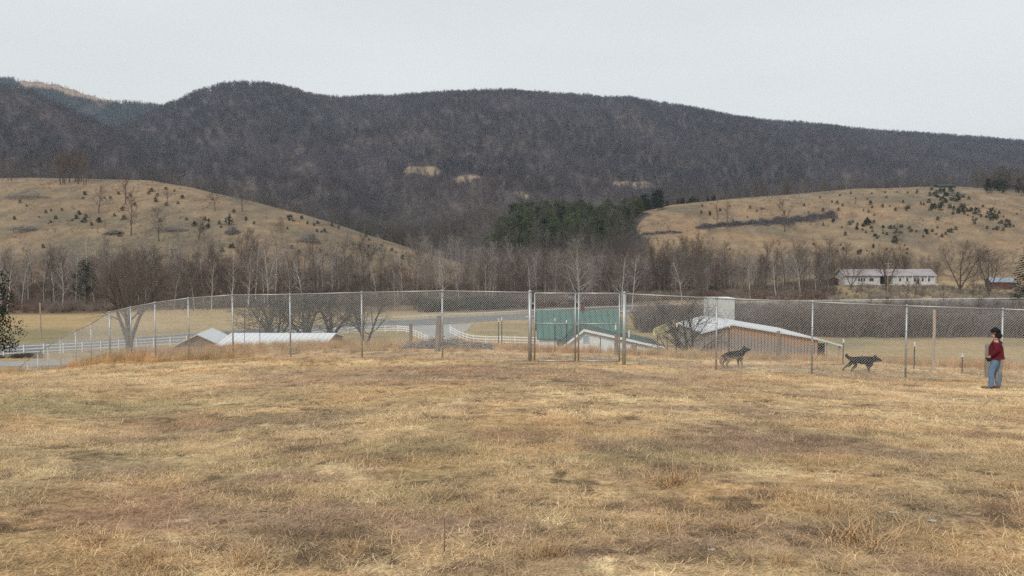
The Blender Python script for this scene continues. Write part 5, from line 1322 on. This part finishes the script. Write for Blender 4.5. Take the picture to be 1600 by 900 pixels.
def person():
    c = onhill(1559, 21.9); r = empty("person", c, R(180 - 38), "person in a maroon pullover, blue jeans and black hat watching the dogs", "person"); r.scale = (1.14, 1.14, .985)
    skinm = mat("skin", (.42, .25, .18), .6); fleece = mat("maroon_fleece", (.105, .010, .018), .95, 0, .15, 12, .3, 60); denim = mat("blue_denim", (.13, .20, .30), .9, 0, .22, 9, .3, 50)
    black = mat("black_knit", (.012, .012, .015), .95); shoe = mat("brown_leather", (.14, .075, .045), .7); glove = mat("dark_glove", (.02, .02, .024), .85)
    V = []; E = []; Rr = []
    chain(V, E, Rr, None, [(0, 0, .95, .12), (0, 0, 1.12, .115), (.0, 0, 1.30, .13), (-.01, 0, 1.43, .075), (.01, 0, 1.50, .055), (.035, 0, 1.575, .075), (.035, 0, 1.66, .085), (.03, 0, 1.72, .06)])
    chain(V, E, Rr, 5, [(.115, 0, 1.575, .028)])        # chin
    chain(V, E, Rr, 6, [(.125, 0, 1.63, .016), (.138, 0, 1.612, .014)])   # nose
    arms = {1: [(-.01, .17, 1.41, .055), (-.05, .235, 1.15, .042), (.10, .23, .985, .03), (.13, .225, .93, .033)], -1: [(-.01, -.17, 1.41, .055), (-.03, -.235, 1.14, .042), (.06, -.23, .93, .03), (.085, -.225, .875, .033)]}
    for sg in (1, -1):
        k = chain(V, E, Rr, 3, arms[sg]); hx, hy, hz = arms[sg][-1][:3]
        for q in range(4): chain(V, E, Rr, k, [(hx + .03 - q * .022, hy - sg * .005, hz - .055, .011), (hx + .035 - q * .02, hy - sg * .02, hz - .09 + abs(q - 1.4) * .006, .0095), (hx + .03 - q * .02, hy - sg * .035, hz - .11 + abs(q - 1.4) * .008, .008)])
        chain(V, E, Rr, k, [(hx + .05, hy - sg * .012, hz - .02, .012), (hx + .062, hy - sg * .025, hz - .05, .010)])
        chain(V, E, Rr, 6, [(.02, sg * .085, 1.63, .016)])
    for sg, fx in ((1, .085), (-1, -.05)):
        chain(V, E, Rr, 0, [(0, sg * .09, .90, .09), (fx * .6 + .02, sg * .10, .50, .06), (fx, sg * .11, .11, .042), (fx + .12, sg * .125, .045, .035)])
    skin("body", V, E, Rr, skinm, r, root=0)
    # pullover
    V = []; E = []; Rr = []
    chain(V, E, Rr, None, [(.0, 0, .95, (.13, .15)), (.01, 0, 1.05, (.17, .18)), (.005, 0, 1.22, (.18, .195)), (-.005, 0, 1.37, (.15, .175)), (0, 0, 1.475, .07)])
    for sg in (1, -1):
        p = arms[sg]; chain(V, E, Rr, 3, [(p[0][0], sg * .18, 1.385, .08), (p[1][0], p[1][1], p[1][2], .064), (p[2][0], p[2][1], p[2][2], .046)])
    skin("pullover", V, E, Rr, fleece, r, root=1)
    V = []; E = []; Rr = []
    chain(V, E, Rr, None, [(0, 0, 1.0, (.13, .15)), (0, 0, .90, (.14, .155))])
    for sg, fx in ((1, .085), (-1, -.05)): chain(V, E, Rr, 1, [(.0, sg * .09, .80, .11), (fx * .6 + .03, sg * .115, .50, .076), (fx * .8, sg * .125, .28, .070), (fx - .005, sg * .13, .10, .070), (fx - .005, sg * .13, .055, .064)])
    skin("jeans", V, E, Rr, denim, r, root=1)
    for sg, fx in ((1, .085), (-1, -.05)):
        V = []; E = []; Rr = []; chain(V, E, Rr, None, [(fx - .05, sg * .115, .05, .048), (fx + .06, sg * .12, .045, .05), (fx + .17, sg * .13, .035, .042), (fx + .21, sg * .132, .033, .03)]); skin("shoe", V, E, Rr, shoe, r, root=1)
        p = arms[sg][-1]; V = []; E = []; Rr = []
        chain(V, E, Rr, None, [(p[0] - .01, p[1], p[2] + .03, .038), (p[0], p[1], p[2] - .01, .042)])
        for q in range(4): chain(V, E, Rr, 1, [(p[0] + .03 - q * .022, p[1] - sg * .005, p[2] - .055, .0145), (p[0] + .035 - q * .02, p[1] - sg * .02, p[2] - .09, .013), (p[0] + .03 - q * .02, p[1] - sg * .035, p[2] - .115, .011)])
        chain(V, E, Rr, 1, [(p[0] + .052, p[1] - sg * .012, p[2] - .02, .016), (p[0] + .064, p[1] - sg * .025, p[2] - .055, .013)])
        skin("glove", V, E, Rr, glove, r, root=1, sub=2)
    # knitted hat with brim and long dark hair
    m = MB(); n = 16; vs = []
    for i, (rr_, zz) in enumerate([(.098, 1.65), (.106, 1.66), (.107, 1.69), (.102, 1.72), (.087, 1.755), (.055, 1.785), (.01, 1.80)]):
        for k in range(n):
            t = 2 * math.pi * k / n; rr2 = rr_ * .93; vs.append((.03 + math.cos(t) * rr2 * 1.1, math.sin(t) * rr2, zz - .12 * (math.cos(t) * rr_) * .5))
    m.add(vs, [(i * n + k, i * n + (k + 1) % n, (i + 1) * n + (k + 1) % n, (i + 1) * n + k) for i in range(6) for k in range(n)]); m.add([], [])
    h = m.build("hat", black, r, True); sb = h.modifiers.new("sub", 'SUBSURF'); sb.levels = 1; sb.render_levels = 1
    V = []; E = []; Rr = []; chain(V, E, Rr, None, [(-.005, 0, 1.68, .095), (-.03, 0, 1.61, .085), (-.05, 0, 1.53, .075), (-.06, 0, 1.47, .06)]); skin("hair", V, E, Rr, black, r, root=1)
    for sg in (1, -1): MB().tube([(.112, sg * .032, 1.642), (.122, sg * .032, 1.642)], .010, 8).build("eye", black, r)
    MB().box((.118, 0, 1.572), (.012, .045, .009)).build("mouth", mat("lips", (.25, .09, .08), .6), r)
    # phone clipped on the hip
person()
# ---------------------------------------------------------------- grass
def tuft(seed, n, l0, l1, w, flat, spread, bend=.3):
    rng = random.Random(seed); V = []; Fq = []
    for i in range(n):
        a = rng.uniform(0, 6.28); x, y = rng.gauss(0, spread), rng.gauss(0, spread); ln = rng.uniform(l0, l1); el = min(1.5, max(.03, rng.gauss(flat, .25)))
        d = Vector((math.cos(a) * math.cos(el), math.sin(a) * math.cos(el), math.sin(el))); s = Vector((-math.sin(a + rng.gauss(0, .5)), math.cos(a), 0)).normalized() * w * rng.uniform(.6, 1.2) / 2
        p0 = Vector((x, y, -.005)); p1 = p0 + d * ln * .5; d2 = (d + Vector((rng.gauss(0, .25), rng.gauss(0, .25), -bend))).normalized(); p2 = p1 + d2 * ln * .5
        if p2.z < .004: p2.z = .004
        k = len(V); V += [tuple(p0 - s), tuple(p0 + s), tuple(p1 + s * .8), tuple(p1 - s * .8), tuple(p2)]; Fq += [(k, k + 1, k + 2, k + 3), (k + 3, k + 2, k + 4)]
    me = bpy.data.meshes.new("tuft"); me.from_pydata(V, [], Fq); me.materials.append(M['tufts']); return me
short = [tuft(700 + k, 44, .03, .10, .0038, .16, .09, .15) for k in range(5)]
mid_t = [tuft(710 + k, 38, .05, .13, .006, .12, .14, .15) for k in range(4)]
tall = [tuft(720 + k, 46, .30, .72, .009, 1.25, .14, .12) for k in range(4)]
rs = np.random.RandomState(21)
def grass(name, meshes, n, y0, y1, s0, s1, colf, maskf=None, umin=-.74, umax=.74):
    X, Y = sector(n, y0, y1, umin, umax)
    if maskf is not None: m = maskf(X, Y); X, Y = X[m], Y[m]
    z, lay, u, Yq = heights(X, Y); k = len(X)
    return scatter(name, meshes, np.stack([X, Y, z], -1), rs.uniform(0, 6.28, k), rs.uniform(s0, s1, k), rs.randint(0, len(meshes), k), colf(X, Y) * rs.uniform(.55, 1.4, (k, 1)))
gc = lambda X, Y: meadow_col(X, Y) * 1.3
thin = lambda X, Y: rs.random_sample(len(X)) < .15 + .85 * sstep(.38, .6, fbm(X / .7, Y / .55, 801, 3))
grass("grass", short, 26000, 3.2, 11.5, .8, 1.3, gc, thin)
grass("meadow_grass", mid_t, 34000, 11, 30, .9, 1.4, gc, thin)
grass("taller_grass", [tuft(730 + k, 22, .08, .2, .005, .6, .06) for k in range(3)], 900, 3.6, 22, .6, 1.2, lambda X, Y: lerp(gc(X, Y), (.50, .33, .17), .45), lambda X, Y: fbm(X / 1.2, Y / 1.0, 811, 3) > .53)
tc_ = lambda X, Y: lerp(np.array((.50, .36, .20)) * np.ones((len(X), 1)), (.54, .33, .17), sstep(.42, .62, fbm(X / 2.2, Y / 2.2, 821, 3)))
grass("broomsedge", tall, 9000, 28.2, 46, .35, .85, tc_, lambda X, Y: (rs.random_sample(len(X)) < .25 + .75 * (fbm(X / 2.0, Y / 1.4, 831, 3) > .5)) & (Y > 29.3 + 2.4 * fbm(X / 2, X / 2, 5, 2)) & ~((np.abs(X + 2.9) < 2.3) & (np.abs(Y - 33.5) < 2.2)))
grass("fence_line_grass", tall, 1500, 24.6, 29.5, .12, .3, tc_, lambda X, Y: fbm(X / .9, Y / .7, 841, 3) > .48)
grass("farm_weeds", tall, 5000, 46, 84, .8, 1.6, tc_, lambda X, Y: fbm(X / 3, Y / 3, 851, 3) > .5)
# separate orange bunches in the foreground
bunch = []
for k in range(3):
    me = tuft(760 + k, 130, .08, .24, .005, .75, .07, .25); me.materials.clear(); me.materials.append(M['clump']); bunch.append(me)
for px, py, s, lb in [(1055, 757, 1.5, "largest orange-brown grass bunch right of centre"), (1030, 835, 1.0, "orange grass bunch below the largest one"), (1345, 862, 1.7, "tall orange grass bunch at the bottom right"),
                      (385, 880, 1.2, "straw bunch at the bottom left"), (152, 858, .8, "small orange bunch near the bottom left corner"), (545, 866, .8, "small orange bunch at the bottom, left of centre"),
                      (1292, 812, 1.0, "thin upright orange bunch left of the tall bottom-right one"), (1150, 832, .9, "low orange bunch between the largest and the bottom-right one"), (1585, 765, 1.1, "orange bunch at the right edge"),
                      (860, 878, 1.1, "pale bunch at the bottom centre"), (232, 880, .7, "faded bunch left of the bottom-left straw bunch"), (1225, 888, .8, "small bunch at the bottom edge right of centre"),
                      (1440, 700, 1.0, "brown bunch in the right middle of the meadow"), (745, 800, .7, "small yellow bunch left of the bunch below centre")]:
    c = hit(px, py); o = bpy.data.objects.new("grass_bunch", bunch[rg.randrange(3)]); COL.objects.link(o); o.location = c; o.scale = (s, s, s * .8); o.rotation_euler = (0, 0, rg.uniform(0, 6)); tag(o, lb, "grass bunch", "orange dry grass bunches")
c = hit(694, 868); o = MB().tube([(0, 0, 0), (.005, 0, .12), (.0, .005, .24), (-.008, 0, .30)], [.004, .0035, .003, .001], 5).build("dry_stalk", M['rust'], None, True); o.location = c; tag(o, "single upright brown weed stalk at the bottom, left of centre", "stalk")
M['stone'] = mat('pale_stone', (.42, .38, .32), .9, 0, .25, 30)
# pale flat stones
for px, py, s, lb in [(1395, 812, .035, "pale flat stone beside dry grass at lower right"), (1112, 875, .03, "pale flat stone near the bottom, right of centre"), (1456, 826, .035, "small pale stone at lower right"), (262, 582, .16, "white stone at the foot of the left fence")]:
    if px == 262: px, py = 66, 583
    c = hit(px, py); m = MB(); rng = random.Random(int(px)); n = 9; ring = [(math.cos(t * 6.283 / n) * s * rng.uniform(.8, 1.2), math.sin(t * 6.283 / n) * s * .6 * rng.uniform(.8, 1.2), 0) for t in range(n)]
    m.prism(ring, (0, 0, s * .25)); o = m.build("flat_stone", M['stone'], None, False, s * .1); o.location = c + Vector((0, 0, .005)); tag(o, lb, "stone", "pale stones in the meadow")

# ---------------------------------------------------------------- air
m = MB().box((0, 0, 320), (12400, 12400, 700)); hz = m.build("haze", None)
hm = bpy.data.materials.new("haze"); hm.use_nodes = True; n = hm.node_tree.nodes; n.clear(); out = n.new("ShaderNodeOutputMaterial"); pv = n.new("ShaderNodeVolumePrincipled")
pv.inputs["Color"].default_value = (.70, .83, 1.0, 1); pv.inputs["Density"].default_value = .00010; pv.inputs["Anisotropy"].default_value = .0
hm.node_tree.links.new(pv.outputs[0], out.inputs["Volume"]); hz.data.materials.append(hm); hz["kind"] = "stuff"; hz.display_type = 'WIRE'

# ---------------------------------------------------------------- like things over one landmark are told apart by depth
by = {}
for o in COL.objects:
    if o.parent is None and o.get("label") and o.get("group"): by.setdefault(o["label"], []).append(o)
ORD = ["nearest", "second nearest", "third nearest", "fourth nearest", "fifth nearest", "sixth nearest", "seventh nearest", "eighth nearest"]
for t, obs in by.items():
    if 1 < len(obs) <= 8:
        for k, o in enumerate(sorted(obs, key=lambda q: q.location.y)):
            w = (["nearer", "farther"] if len(obs) == 2 else ORD)[k]
            if k and k == len(obs) - 1: w = "farthest" if len(obs) > 2 else "farther"
            t2 = f"{t}, {w} one" if len(t.split()) <= 13 else (f"{t}, {w}" if len(t.split()) + len(w.split()) <= 16 else t)
            o["label"] = t2 if len(t2.split()) <= 16 else t
